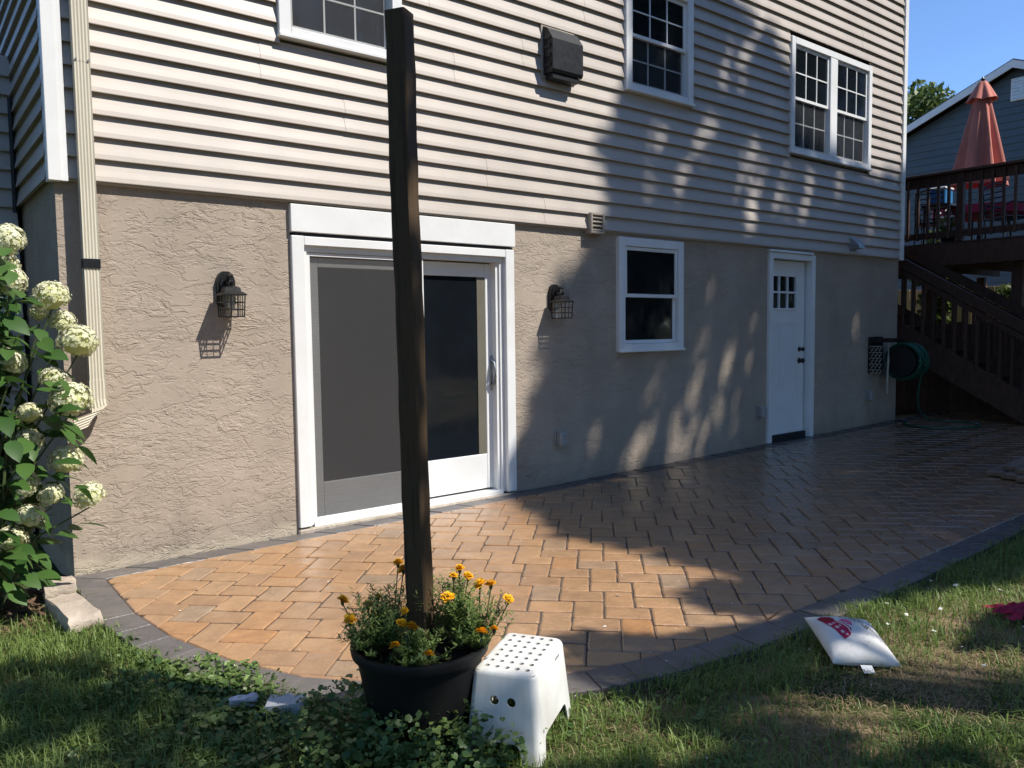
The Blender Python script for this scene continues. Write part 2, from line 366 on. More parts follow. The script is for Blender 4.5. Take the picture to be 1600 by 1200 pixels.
def tag(o, label=None, cat=None, group=None, kind=None):
    if label: o['label'] = label
    if cat: o['category'] = cat
    if group: o['group'] = group
    if kind: o['kind'] = kind
    return o
def root(name, loc, label, cat, group=None):
    o = bpy.data.objects.new(name, None); o.location = loc; o.empty_display_size = 0.1; COL.objects.link(o)
    return tag(o, label, cat, group)
def wloc(o):
    v = Vector(o.location)
    while o.parent: o = o.parent; v += Vector(o.location)
    return v
def part(name, mb, mat, parent=None, smooth=False, local=False):
    """mb holds world coordinates (or local=True: coordinates of the parent); parents carry no rotation while building"""
    off = Vector((0, 0, 0)) if (parent is None or local) else wloc(parent)
    o = bpy.data.objects.new(name, mb.mesh(name, mat, off, smooth)); COL.objects.link(o); o.parent = parent
    return o
def inst(name, me, parent=None, loc=(0, 0, 0), rot=(0, 0, 0), sc=None):
    o = bpy.data.objects.new(name, me); o.location = loc; o.rotation_euler = rot
    if sc: o.scale = (sc, sc, sc) if not hasattr(sc, '__len__') else sc
    COL.objects.link(o); o.parent = parent; return o
def copy_tree(o, parent=None):
    c = o.copy(); COL.objects.link(c); c.parent = parent
    for ch in list(o.children): copy_tree(ch, c)
    return c
def fast_mesh(name, V, F, mat, tint=None):
    """V (n,3), F (m,k) of one polygon size; tint per vertex"""
    me = bpy.data.meshes.new(name); V = np.asarray(V, np.float32); F = np.asarray(F, np.int32); k = F.shape[1]
    me.vertices.add(len(V)); me.vertices.foreach_set('co', V.ravel())
    me.loops.add(F.size); me.loops.foreach_set('vertex_index', F.ravel())
    me.polygons.add(len(F)); me.polygons.foreach_set('loop_start', np.arange(0, F.size, k, dtype=np.int32))
    me.update(calc_edges=True)
    if tint is not None:
        a = me.attributes.new('tint', 'FLOAT', 'POINT'); a.data.foreach_set('value', np.asarray(tint, np.float32))
    me.materials.append(M[mat] if isinstance(mat, str) else mat); return me
def rot_frames(n, tilt=math.pi, rng=RNG):
    """n random orthonormal frames (right, up, normal)"""
    a = rng.normal(size=(n, 3)); a /= np.linalg.norm(a, axis=1, keepdims=True)
    b = rng.normal(size=(n, 3)); b -= (a*b).sum(1, keepdims=True)*a; b /= np.linalg.norm(b, axis=1, keepdims=True)
    return a, b, np.cross(a, b)

def pz(x): return -0.01 + 0.012*(min(max(x, -4), 14) - 0.8)      # paving level
def gz(x, y): return pz(x) - 0.022 + 0.012*math.sin(x*2.1 + 1)*math.sin(y*1.7)

# ================================================================== SETTING: ground, patio
OUT = [(0.75,-0.012),(0.745,-0.9),(0.80,-1.36),(0.93,-1.85),(1.12,-2.25),(1.42,-2.6),(1.80,-2.88),(2.10,-3.03),(2.45,-3.13),(2.9,-3.2),(3.4,-3.235),(4.2,-3.25),(13.0,-3.25),(13.0,-0.012)]
def inset_poly(P, d):
    n = len(P); out = []
    for i in range(n):
        a = Vector(P[i-1]); b = Vector(P[i]); c = Vector(P[(i+1) % n])
        t1 = (b-a).normalized(); t2 = (c-b).normalized()
        n1 = Vector((-t1.y, t1.x)); n2 = Vector((-t2.y, t2.x)); m = (n1+n2).normalized()
        out.append(tuple(b + m * (d / max(0.3, m.dot(n1)))))
    return out
INN = inset_poly(OUT, 0.165)
INN = [(x, min(y, -0.135)) if y > -0.3 else (x, y) for x, y in INN]
def inside(P, x, y):
    for i in range(len(P)):
        a = P[i]; b = P[(i+1) % len(P)]
        if (b[0]-a[0])*(y-a[1]) - (b[1]-a[1])*(x-a[0]) < 0: return False
    return True
def clip(poly, P):
    for i in range(len(P)):
        a = P[i]; b = P[(i+1) % len(P)]; out = []
        sd = lambda q: (b[0]-a[0])*(q[1]-a[1]) - (b[1]-a[1])*(q[0]-a[0])
        for j in range(len(poly)):
            p = poly[j-1]; q = poly[j]; sp, sq = sd(p), sd(q)
            if (sp < 0) != (sq < 0):
                t = sp/(sp-sq); out.append((p[0]+(q[0]-p[0])*t, p[1]+(q[1]-p[1])*t))
            if sq >= 0: out.append(q)
        poly = out
        if len(poly) < 3: return []
    return poly
def area(p): return 0.5*abs(sum(p[i-1][0]*p[i][1]-p[i][0]*p[i-1][1] for i in range(len(p))))

xs = sorted(set([-400, -150, -60, -25, -12] + list(np.arange(-6, 14.01, 0.5)) + [18, 26, 40, 80, 200, 400]))
ys = sorted(set([-400, -150, -60, -25, -14] + list(np.arange(-9, 4.01, 0.5)) + [8, 16, 40, 120, 400]))
mb = MB(); nx = len(xs)
for y in ys:
    for x in xs:
        z = gz(x, y)
        if inside(OUT, x, y) and -3.2 < y: z -= 0.05
        if y > 0.0: z -= 0.08
        mb.v.append((x, y, z))
for j in range(len(ys)-1):
    for i in range(nx-1): mb.f.append((j*nx+i, j*nx+i+1, (j+1)*nx+i+1, (j+1)*nx+i))
tag(part('lawn_ground', mb, 'ground', smooth=True), kind='structure')

# patio: joint sheet, herringbone pavers, charcoal border
mb = MB(); base = inset_poly(OUT, 0.01)
mb.add([(x, y, pz(x)-0.007) for x, y in base] + [(x, y, pz(x)-0.09) for x, y in base],
       [tuple(range(len(base)))] + [(i, (i+1) % len(base), len(base)+(i+1) % len(base), len(base)+i) for i in range(len(base))])
patio = part('patio', mb, 'joint'); tag(patio, kind='structure')

def slab(poly, ztop, ch=0.006, gap=0.0022, th=0.05):
    """chamfered paver over a convex ccw polygon (list of xy)"""
    p1 = inset_poly(poly, gap); p2 = inset_poly(poly, gap+ch); n = len(poly)
    vs = [(x, y, ztop) for x, y in p2] + [(x, y, ztop-0.005) for x, y in p1] + [(x, y, ztop-th) for x, y in p1]
    fs = [tuple(range(n))]
    for k in (0, 1): fs += [(k*n+i, (k+1)*n+i, (k+1)*n+(i+1) % n, k*n+(i+1) % n) for i in range(n)]
    return vs, fs
U = 0.0765
e1 = Vector((math.cos(R(-44.7)), math.sin(R(-44.7)))); e2 = Vector((e1.y, -e1.x))   # e2 points towards the lawn
A0 = Vector((2.952, -2.081))
def P2(u, v): q = A0 + e1*(u*U) + e2*(v*U); return (q.x, q.y)
def ccw(p): return p if sum(p[i-1][0]*p[i][1]-p[i][0]*p[i-1][1] for i in range(len(p))) > 0 else p[::-1]
def project(x, y, z):
    d = Vector((x, y, z)) - CAM; k = d.dot(CF)
    return (800+1227.2*d.dot(CR)/k, 600-1227.2*d.dot(CU)/k, k) if k > 0.1 else (-9e9, 0, 1)
tiles = []
for i in range(-80, 81):
    for j in range(-80, 81):
        ou, ov = 3*i-2*j, 3*i+2*j
        for (a, b, w, h, ty) in ((ou, ov, 3, 2, 0), (ou+3, ov, 2, 3, 1)):
            c = P2(a+w/2, b+h/2)
            if not (0.6 < c[0] < 13.2 and -3.4 < c[1] < 0.1): continue
            poly = ccw([P2(a, b), P2(a+w, b), P2(a+w, b+h), P2(a, b+h)])
            cl = clip(poly, INN)
            if not cl or area(cl) < 0.0012: continue
            full = area(cl) > 0.999*area(poly)
            px, py, k = project(c[0], c[1], 0)
            vis = area(cl)/k**3 if (-20 < px < 1620 and 0 < py < 1220) else 0
            tiles.append((vis, c, poly if full else cl, ty, full))
tiles.sort(key=lambda t: -t[0])
full_me = []
for _v in range(8):                                     # four alike pavers with slightly different worn outlines
    j = lambda: random.uniform(-0.0042, 0.0026)
    L, W = 3*U/2, U
    c_ = .010
    poly = [(-L-j(), -W+c_), (-L+c_, -W-j()), (-L*.3, -W-j()), (L*.35, -W-j()), (L-c_, -W-j()), (L+j(), -W+c_), (L+j(), W-c_), (L-c_, W+j()), (L*.3, W+j()), (-L*.3, W+j()), (-L+c_, W+j()), (-L-j(), W-c_)]
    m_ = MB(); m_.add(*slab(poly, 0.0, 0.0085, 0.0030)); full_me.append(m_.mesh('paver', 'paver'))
far = MB(); far_t = []
for q, (vis, c, poly, ty, full) in enumerate(tiles):
    z = pz(c[0]) + random.uniform(-0.0015, 0.0015)
    if q < 300 and vis > 0:
        if full:
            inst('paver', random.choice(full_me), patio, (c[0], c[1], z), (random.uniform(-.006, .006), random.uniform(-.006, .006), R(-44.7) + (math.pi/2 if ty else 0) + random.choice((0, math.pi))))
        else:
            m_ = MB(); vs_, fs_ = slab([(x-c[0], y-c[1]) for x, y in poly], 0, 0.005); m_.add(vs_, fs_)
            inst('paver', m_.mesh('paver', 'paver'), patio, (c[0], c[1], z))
    else:
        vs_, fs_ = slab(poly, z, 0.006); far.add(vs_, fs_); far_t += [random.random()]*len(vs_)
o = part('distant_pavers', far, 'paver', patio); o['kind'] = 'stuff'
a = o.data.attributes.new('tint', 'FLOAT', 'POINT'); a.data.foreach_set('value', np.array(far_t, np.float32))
# border pieces follow the outline
def along(P, Q, a0, a1, ln):
    for i in range(a0, a1):
        p, p2, q, q2 = Vector(P[i]), Vector(P[i+1]), Vector(Q[i]), Vector(Q[i+1])
        n = max(1, round((p2-p).length/ln))
        for k in range(n):
            f0, f1 = k/n, (k+1)/n
            poly = ccw([tuple(p.lerp(p2, f0)), tuple(p.lerp(p2, f1)), tuple(q.lerp(q2, f1)), tuple(q.lerp(q2, f0))])
            cx = sum(v[0] for v in poly)/4; cy = sum(v[1] for v in poly)/4
            m_ = MB(); m_.add(*slab([(x-cx, y-cy) for x, y in poly], 0, 0.003, 0.0014))
            inst('border_paver', m_.mesh('border_paver', 'border'), patio, (cx, cy, pz(cx)+random.uniform(-.001, .002)))
along(OUT, INN, 0, 12, 0.24)
OC = OUT + [OUT[0]]; IC = INN + [INN[0]]
along(OC, IC, 13, 14, 0.30)

# ================================================================== HOUSE
HX0, HX1 = 0.785, 10.78
ZS = 2.29; LAP = 0.127; NC = 36; ZT = ZS + LAP*NC
house = root('house', (HX0, 0, 0), 'two storey house with taupe lap siding above textured tan stucco', 'house')
OPEN = [(2.17, 4.092, -0.2, 2.268), (5.32, 6.24, 1.18, 2.248), (7.735, 8.668, -0.2, 2.232)]
mb = MB()
xs_ = [HX0] + [v for a in OPEN for v in a[:2]] + [HX1]
for i in range(0, len(xs_), 2): mb.box(xs_[i], xs_[i+1], 0, 0.22, -0.3, ZS+0.05)
for a, b, z0, z1 in OPEN:
    mb.box(a, b, 0, 0.22, z1, ZS+0.05)
    if z0 > 0: mb.box(a, b, 0, 0.22, -0.3, z0)
mb.box(HX0, HX0+0.2, 0.22, 8.0, -0.3, ZS+0.05)
mb.box(HX1-0.2, HX1, 0.22, 8.0, -0.3, ZS+0.05)
part('stucco_wall', mb, 'stucco', house)
mb = MB(); mb.box(HX0+0.22, HX1-0.22, 0.24, 7.9, 0.0, 6.7); part('inner_core', mb, 'dark_rubber', house)
mb = MB(); mb.box(HX0+0.012, HX1-0.012, 0.066, 8.0, ZS+0.052, ZT); part('sheathing', mb, 'dark_rubber', house)

WINS = [(2.115, 3.05, 3.345, 4.55), (5.40, 6.357, 3.578, 4.64), (8.083, 9.881, 3.356, 4.645)]
PROF = [(-0.009, 0.016), (-0.0395, 0.016), (-0.0405, 0.0), (-0.0440, 0.0), (-0.0448, 0.004), (-0.0405, 0.03), (-0.0300, 0.07), (-0.0165, 0.127), (-0.0145, 0.144)]
def course(mb, a, b, z0, fn, dy=0.0):
    n = len(PROF)
    mb.add([fn(a, y+dy, z0+z) for y, z in PROF] + [fn(b, y+dy, z0+z) for y, z in PROF],
           [(i, i+1, n+i+1, n+i) for i in range(n-1)] + [tuple(range(n)), tuple(range(n, 2*n))[::-1]])
front_fn = lambda s, y, z: (s, y, z)
JOINTS = {0: [4.425, 8.03], 1: [3.816, 7.41], 2: [2.585, 6.186, 9.79], 3: [1.99, 5.588, 9.19], 4: [3.52, 7.12], 5: [4.2, 7.75], 6: [3.3, 6.9], 7: [4.9, 7.3], 8: [3.9, 7.55], 9: [3.5, 7.10], 10: [2.46, 6.06, 9.66], 11: [4.4, 8.0]}
SX0, SX1 = 0.848, 10.725
for rw in range(NC//2):
    js = JOINTS.get(rw, [2.0+(rw*1.37) % 3.4, 5.6+(rw*1.37) % 3.4])
    ends = [SX0] + js + [SX1]
    for i in range(len(ends)-1):
        dy = (-0.0022 if i % 2 else 0.0); pieces = {}
        for c in (0, 1):
            z0 = ZS + (rw*2+c)*LAP
            iv = [(ends[i], ends[i+1] + (0.02 if i % 2 and i+2 < len(ends) else 0))]
            for (wa, wb, wz0, wz1) in WINS:
                if z0+LAP > wz0+0.03 and z0 < wz1-0.03:
                    iv = [s for (p, q) in iv for s in ((p, min(q, wa+0.01)), (max(p, wb-0.01), q)) if s[1]-s[0] > 0.01]
            for p, q in iv:
                key = next((k for k in pieces if len(iv) == 1 or abs(k[0]-p) < .02 or abs(k[1]-q) < .02), (p, q))
                course(pieces.setdefault(key, MB()), p, q, z0, front_fn, dy)
        for m_ in pieces.values(): part('siding_panel', m_, 'siding', house)
side_fn = lambda s, y, z: (HX0 + y + 0.0, s, z)
for rw in range(NC//2):
    mb = MB()
    for c in (0, 1): course(mb, 0.03, 6.0, ZS+(rw*2+c)*LAP, side_fn)
    part('side_siding_panel', mb, 'siding', house)
mb = MB(); mb.box(SX0-0.004, SX1, -0.026, 0.0, ZS-0.012, ZS+0.012); part('starter_strip', mb, 'siding', house)
# corner posts
mb = MB(); mb.box(HX0-0.038, HX0+0.03, -0.056, -0.002, ZS-0.02, ZT, 0.003); mb.box(HX0+0.03, SX0, -0.048, -0.004, ZS-0.018, ZT, 0.002); mb.box(HX0-0.036, HX0-0.004, -0.002, 0.045, ZS-0.018, ZT)
part('corner_post', mb, 'white', house)
mb = MB(); mb.box(10.728, 10.815, -0.056, 0.05, ZS-0.02, ZT, 0.003); part('corner_post', mb, 'white', house)
# eave and roof above the frame
mb = MB(); mb.box(0.4, 11.2, -0.45, 8.4, ZT, ZT+0.06); part('soffit', mb, 'white', house)
mb = MB(); mb.box(0.38, 11.22, -0.48, -0.455, ZT-0.05, ZT+0.2); part('fascia', mb, 'white', house)
mb = MB(); mb.prism([(-0.55, ZT+0.07), (4, ZT+2.2), (8.6, ZT+0.07), (8.6, ZT+0.2), (4, ZT+2.35), (-0.55, ZT+0.2)], lambda u, v, w: (w, u, v), 0.3, 11.3); rf = part('roof', mb, 'roof', house)
# siding-clad bump-out on the side wall and the dark conduit at its edge
mb = MB()
for k in range(26):
    course(mb, 0.30, 0.752, 0.0+ZS-0.127*18+k*LAP, lambda s, y, z: (s, 1.36+y, z))
mb.prism([(1.335, -0.1), (2.3, -0.1), (2.3, 3.35), (1.335, 2.98)], lambda u, v, w: (w, u+0.03, v), 0.3, 0.745)
part('bump_out', mb, 'siding', house)
mb = MB(); mb.tube([(0.735, 1.27, 2.25), (0.735, 1.26, 2.6), (0.735, 1.25, 3.02)], 0.016, 8); part('conduit', mb, 'tape', house)

def ring(mb, x0, x1, z0, z1, w, y0, y1, c=0.003, wb=None):
    wb = w if wb is None else wb
    mb.box(x0, x0+w, y0, y1, z0, z1, c); mb.box(x1-w, x1, y0, y1, z0, z1, c)
    mb.box(x0+w+.0005, x1-w-.0005, y0+.0006, y1, z1-w, z1-.0006, c); mb.box(x0+w+.0005, x1-w-.0005, y0+.0006, y1, z0+.0006, z0+wb, c)

def sash_window(x0, x1, z0, z1, zm, proud, muntins=True, mwt=0.012, label=None, full_screen=False, cw=0.082):
    """casing > two sashes, panes, muntins, screen; x0..z1 are the outside of the casing"""
    mb = MB(); ring(mb, x0, x1, z0, z1, cw, -proud, 0.05, 0.004, cw*0.9)
    mb.box(x0-0.006, x1+0.006, -proud-0.018, -proud+0.03, z0-0.004, z0+0.022, 0.004)
    win = part('window', mb, 'white', house)
    a, b, lo, hi = x0+cw, x1-cw, z0+cw*0.9, z1-cw
    mb = MB(); mb.box(a-.01, b+.01, 0.045, 0.06, lo-.01, hi+.01); part('back_panel', mb, 'dark_rubber', win)
    yu = 0.0 - proud*0.2
    sash_bays(win, a, b, lo, hi, zm, yu, muntins, mwt)
    return win
def sash_bays(win, a, b, lo, hi, zm, yu, muntins, mwt, rows=2, cols=3):
    g = 0.034
    # upper sash sits in front on the outside, lower sash behind with a screen
    mb = MB(); ring(mb, a+.002, b-.002, zm-0.018, hi-.002, g, yu-0.022, yu+0.004, 0.002); part('sash', mb, 'white', win)
    mb = MB(); mb.box(a+g-.004, b-g+.004, yu-0.010, yu-0.004, zm, hi-g+.004); part('pane', mb, 'glass', win)
    mb = MB(); ring(mb, a+.003, b-.003, lo+.002, zm+0.02, g, yu+0.006, yu+0.03, 0.002); part('sash', mb, 'white', win)
    mb = MB(); mb.box(a+g-.004, b-g+.004, yu+0.016, yu+0.022, lo+g-.004, zm); part('pane', mb, 'glass', win)
    if muntins:
        for (q0, q1, yy) in ((zm+g-0.018, hi-g, yu-0.015), (lo+g, zm-0.012, yu+0.011)):
            mb = MB(); W_ = b-a-2*g
            for k in range(1, cols):
                x = a+g+W_*k/cols; mb.box(x-mwt/2, x+mwt/2, yy-0.003, yy+0.0045, q0-.003, q1+.003)
            for k in range(1, rows):
                z = q0+(q1-q0)*k/rows; mb.box(a+g-.003, b-g+.003, yy-0.0042, yy+0.003, z-mwt/2, z+mwt/2)
            part('muntin_grid', mb, 'white', win)
    mb = MB(); mb.add([(a+g*.5, yu+0.003, lo+g*.5), (b-g*.5, yu+0.003, lo+g*.5), (b-g*.5, yu+0.003, zm-0.02), (a+g*.5, yu+0.003, zm-0.02)], [(0, 1, 2, 3)])
    if muntins: part('insect_screen', mb, M['screen_thin'], win)

def thin_screen():
    m, nt, n, l, b = newmat('fine_insect_screen')
    v = coords(nt, 'pos', (60, 60, 1)); b.inputs['Base Color'].default_value = (0.05, 0.05, 0.05, 1)
    t = n.new('ShaderNodeBsdfTransparent'); mx = n.new('ShaderNodeMixShader')
    l.new(ramp(nt, noise(nt, v, 3, 2), [(0.3, 0.28), (0.7, 0.40)]), mx.inputs[0]); l.new(t.outputs[0], mx.inputs[1]); l.new(b.outputs[0], mx.inputs[2])
    l.new(mx.outputs[0], n['Material Output'].inputs['Surface']); return m
M['screen_thin'] = thin_screen()

sash_window(2.115, 3.05, 3.345, 4.55, 3.93, 0.066)
sash_window(5.40, 6.357, 3.578, 4.64, 4.10, 0.066)
sash_window(5.32, 6.24, 1.18, 2.248, 1.71, 0.045, muntins=False)
# twin window
x0, x1, z0, z1, cw = 8.083, 9.881, 3.356, 4.645, 0.075
mb = MB(); ring(mb, x0, x1, z0, z1, cw, -0.058, 0.05, 0.004, 0.07); mb.box(8.905, 9.06, -0.054, 0.05, z0+.07, z1-cw, 0.003)
mb.box(x0-0.006, x1+0.006, -0.074, -0.03, z0-0.004, z0+0.022, 0.004)
tw = part('window', mb, 'white', house)
mb = MB(); mb.box(x0+.06, x1-.06, 0.045, 0.06, z0+.06, z1-.06); part('back_panel', mb, 'dark_rubber', tw)
for a, b in ((x0+cw, 8.905), (9.06, x1-cw)): sash_bays(tw, a, b, z0+0.07, z1-cw, 3.985, -0.01, True, 0.014)

# patio slider
mb = MB(); mb.box(2.165, 4.10, -0.036, 0.05, 2.082, 2.268, 0.004); part('door_header_board', mb, 'white', house)
mb = MB(); mb.box(2.168, 2.258, -0.030, 0.10, 0.047, 2.058, 0.004); mb.box(4.002, 4.092, -0.030, 0.10, 0.047, 2.058, 0.004); mb.box(2.2585, 4.0015, -0.029, 0.10, 1.995, 2.056, 0.004)
pd = part('patio_door', mb, 'white', house)
mb = MB(); mb.box(2.2, 4.06, -0.020, 0.16, 2.0565, 2.0815); part('drip_gap', mb, 'dark_rubber', pd)
mb = MB(); mb.box(2.2585, 2.285, 0.0, 0.17, 0.05, 1.994); mb.box(3.965, 4.0015, 0.012, 0.17, 0.05, 1.994); mb.box(2.2855, 3.9645, 0.002, 0.17, 1.955, 1.994); mb.box(2.2855, 3.9645, -0.008, 0.17, 0.035, 0.066)
mb.box(3.935, 3.9645, 0.028, 0.17, 0.067, 1.9545)
part('door_frame', mb, 'white', pd)
mb = MB(); ring(mb, 2.30, 3.24, 0.078, 1.94, 0.085, 0.045, 0.08, 0.004, 0.255); part('fixed_panel', mb, 'white', pd)
mb = MB(); mb.box(2.38, 3.16, 0.058, 0.064, 0.32, 1.86); part('pane', mb, 'glass', pd)
mb = MB(); ring(mb, 2.288, 3.235, 0.068, 1.953, 0.026, 0.014, 0.03, 0.002); part('screen_frame', mb, 'white', pd)
mb = MB(); mb.add([(2.312, 0.022, 0.092), (3.212, 0.022, 0.092), (3.212, 0.022, 1.93), (2.312, 0.022, 1.93)], [(0, 1, 2, 3)]); part('insect_screen', mb, 'screen', pd)
mb = MB(); ring(mb, 3.16, 3.985, 0.082, 1.945, 0.11, 0.09, 0.13, 0.004, 0.29); part('sliding_panel', mb, 'white', pd)
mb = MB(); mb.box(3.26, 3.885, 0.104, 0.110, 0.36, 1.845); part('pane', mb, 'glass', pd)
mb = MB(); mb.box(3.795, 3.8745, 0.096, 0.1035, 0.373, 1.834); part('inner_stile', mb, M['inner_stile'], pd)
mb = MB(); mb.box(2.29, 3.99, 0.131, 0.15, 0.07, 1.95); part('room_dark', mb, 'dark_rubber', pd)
mb = MB(); mb.tube([(3.925, 0.088, 1.16), (3.925, 0.045, 1.13), (3.925, 0.030, 1.07), (3.925, 0.030, 1.02), (3.925, 0.045, 0.96), (3.925, 0.088, 0.93)], 0.011, 8)
mb.box(3.908, 3.944, 0.080, 0.0905, 0.90, 1.19, 0.003); part('handle', mb, 'galv', pd, True)
mb = MB(); mb.box(2.16, 4.10, -0.035, 0.2, -0.25, 0.0345, 0.008); part('sill', mb, 'concrete', house)

# entry door
mb = MB(); mb.box(7.735, 7.805, -0.034, 0.12, 0.08, 2.232, 0.004); mb.box(8.596, 8.668, -0.034, 0.12, 0.08, 2.232, 0.004); mb.box(7.8055, 8.5955, -0.033, 0.12, 2.165, 2.231, 0.004)
mb.box(7.72, 8.60, -0.05, 0.0, 2.2325, 2.262, 0.006)
ed = part('entry_door', mb, 'white', house)
mb = MB(); DX0, DX1, DZ0, DZ1 = 7.812, 8.572, 0.15, 2.155
LX0, LX1, LZ0, LZ1 = 7.885, 8.392, 1.605, 1.985
mb.box(DX0, LX0, 0.055, 0.10, DZ0, DZ1); mb.box(LX1, DX1, 0.055, 0.10, DZ0, DZ1); mb.box(LX0, LX1, 0.055, 0.10, LZ1, DZ1)
mb.box(LX0, LX1, 0.055, 0.10, 1.43, LZ0); mb.box(LX0, LX1, 0.055, 0.10, DZ0, 0.37); mb.box((LX0+LX1)/2-0.055, (LX0+LX1)/2+0.055, 0.055, 0.10, 0.37, 1.43)
mb.box(LX0, (LX0+LX1)/2-0.055, 0.066, 0.10, 0.37, 1.43); mb.box((LX0+LX1)/2+0.055, LX1, 0.066, 0.10, 0.37, 1.43)
lf = part('door_leaf', mb, 'white', ed)
for i in range(3):
    for j in range(2):
        w = (LX1-LX0)/3; h = (LZ1-LZ0)/2; m_ = MB(); m_.box(LX0+i*w+.01, LX0+(i+1)*w-.01, 0.072, 0.08, LZ0+j*h+.01, LZ0+(j+1)*h-.01); part('pane', m_, 'glass', ed)
mb = MB()
for i in (1, 2): mb.box(LX0+i*(LX1-LX0)/3-.012, LX0+i*(LX1-LX0)/3+.012, 0.052, 0.09, LZ0, LZ1)
mb.box(LX0, LX1, 0.0535, 0.09, (LZ0+LZ1)/2-.012, (LZ0+LZ1)/2+.012); ring(mb, LX0-.018, LX1+.018, LZ0-.018, LZ1+.018, .026, .047, .06, .003); part('muntin_grid', mb, 'white', ed)
mb = MB(); mb.box(7.806, 8.595, 0.03, 0.2, 0.05, 0.148); mb.box(8.573, 8.595, 0.09, 0.11, 0.15, 2.16); mb.box(7.8055, 8.5955, 0.101, 0.115, 0.15, 2.165); part('threshold', mb, 'dark_rubber', ed)
for z, s in ((1.13, 0.85), (0.995, 1.0)):
    mb = MB(); prof = [(0.034*s, 0), (0.034*s, 0.008), (0.014*s, 0.012), (0.014*s, 0.03), (0.028*s, 0.04), (0.03*s, 0.055), (0.02*s, 0.066), (0.004, 0.069)]
    t = MB(); t.lathe(prof, 0, 0, 16); mb.add([(8.475+x, 0.054-zz, z+y) for x, y, zz in t.v], t.f); part('knob', mb, 'black', ed, True)

# ================================================================== FIXTURES ON THE HOUSE
def outlet(x, z, label, s=1.0):
    t = root('outlet_box', (x, 0, z), label, 'outlet cover', 'grey outlet boxes on the stucco')
    m_ = MB(); m_.box(x-.048*s, x+.048*s, -.022, .0, z-.068*s, z+.068*s, .004); part('back_box', m_, 'outlet', t)
    m_ = MB(); m_.box(x-.042*s, x+.042*s, -.085, -.0225, z-.060*s, z+.058*s, .012); c = part('bubble_cover', m_, 'outlet', t)
    m_ = MB(); m_.box(x-.035*s, x+.035*s, -.05, -.023, z+.0585*s, z+.068*s, .003); part('hinge', m_, 'outlet', t)
outlet(4.585, 0.44, 'small grey outlet box low on the stucco right of the patio door')
outlet(7.585, 0.45, 'small grey outlet box beside the white entry door frame')
outlet(9.98, 0.49, 'small grey outlet box at the far end below the hose reel')

# black vent hood
t = root('vent_hood', (4.59, 0, 3.5), 'black box shaped vent hood on the siding left of a window', 'vent hood')
X0, X1 = 4.405, 4.76
mb = MB(); mb.box(X0-.01, X1+.015, -.045, -.02, 3.50, 3.935, .003); part('flange', mb, 'beige_vent', t)
mb = MB(); mb.prism([(-.0455, 3.925), (-.095, 3.90), (-.165, 3.80), (-.165, 3.555), (-.15, 3.53), (-.0455, 3.53)], lambda u, v, w: (w, u, v), X0+.012, X1); part('hood', mb, 'vent_black', t)
mb = MB(); mb.box(X0+.03, X1-.03, -.14, -.05, 3.485, 3.529, .003); part('outlet_collar', mb, 'vent_black', t)
for k in range(4):
    mb = MB(); z = 3.58+k*.075; mb.box(X0+.004, X0+.0115, -.14, -.06, z, z+.03); part('clip', mb, 'vent_black', t)
# louvred vent
t = root('louvre_vent', (5.01, 0, 2.25), 'small beige louvred vent at the lower edge of the siding', 'vent')
mb = MB(); ring(mb, 4.925, 5.095, 2.245, 2.43, .022, -.085, -.0, .004); part('frame', mb, 'beige_vent', t)
mb = MB(); mb.box(4.945, 5.075, -.045, -.03, 2.26, 2.415); part('backing', mb, 'beige_vent', t)
for k in range(4):
    z = 2.272+k*.036; mb = MB(); mb.prism([(-.078, z), (-.046, z+.026), (-.046, z+.034), (-.08, z+.006)], lambda u, v, w: (w, u, v), 4.948, 5.072); part('slat', mb, 'beige_vent', t)
# dryer vent
t = root('dryer_vent', (9.5, 0, 2.4), 'small bare metal dryer vent hood above the entry door', 'vent')
mb = MB(); mb.box(9.42, 9.59, -.042, -.034, 2.33, 2.50, .002); part('plate', mb, 'galv', t)
mb = MB(); mb.prism([(-.043, 2.49), (-.055, 2.485), (-.15, 2.40), (-.155, 2.36), (-.043, 2.345)], lambda u, v, w: (w, u, v), 9.435, 9.575); part('hood', mb, 'galv', t)

# downspout
t = root('downspout', (0.935, -0.08, 0.0), 'ribbed cream downspout with black tape band and elbow at house corner', 'downspout')
sec = []
for k in range(0, 11):
    u = -0.0425 + 0.085*k/10; sec.append((u, -0.0325 + (0.005 if k % 2 else 0.0)))
rect = [(0.0425, 0.0325), (-0.0425, 0.0325)][::1]
poly = [(x, y) for x, y in sec] + [(0.0425, 0.0325), (-0.0425, 0.0325)]
mb = MB()
def pipe_ring(c, ax, ay): return [c + ax*x + ay*y for x, y in poly]
path = [((0.935, -.085, 6.6), 0), ((0.935, -.085, 2.97), 0)]
def sweep(mb, centers, axes):
    n = len(poly); vs = []; fs = []
    for c, (ax, ay) in zip(centers, axes): vs += pipe_ring(Vector(c), Vector(ax).normalized(), Vector(ay).normalized())
    for i in range(len(centers)-1):
        for j in range(n): fs.append((i*n+j, i*n+(j+1) % n, (i+1)*n+(j+1) % n, (i+1)*n+j))
    fs += [tuple(range(n)), tuple(range((len(centers)-1)*n, len(centers)*n))]
    mb.add(vs, fs)
X = (1, 0, 0); Y = (0, 1, 0)
sweep(mb, [(0.935, -.085, 6.6), (0.935, -.085, 2.935)], [(X, Y)]*2); part('upper_pipe', mb, 'cream', t)
mb = MB(); poly = [(x*.96, y*.96) for x, y in poly]
sweep(mb, [(0.935, -.085, 2.95), (0.935, -.085, 1.08)], [(X, Y)]*2); part('lower_pipe', mb, 'cream', t)
mb = MB(); poly = [(x*1.07, y*1.07) for x, y in poly]
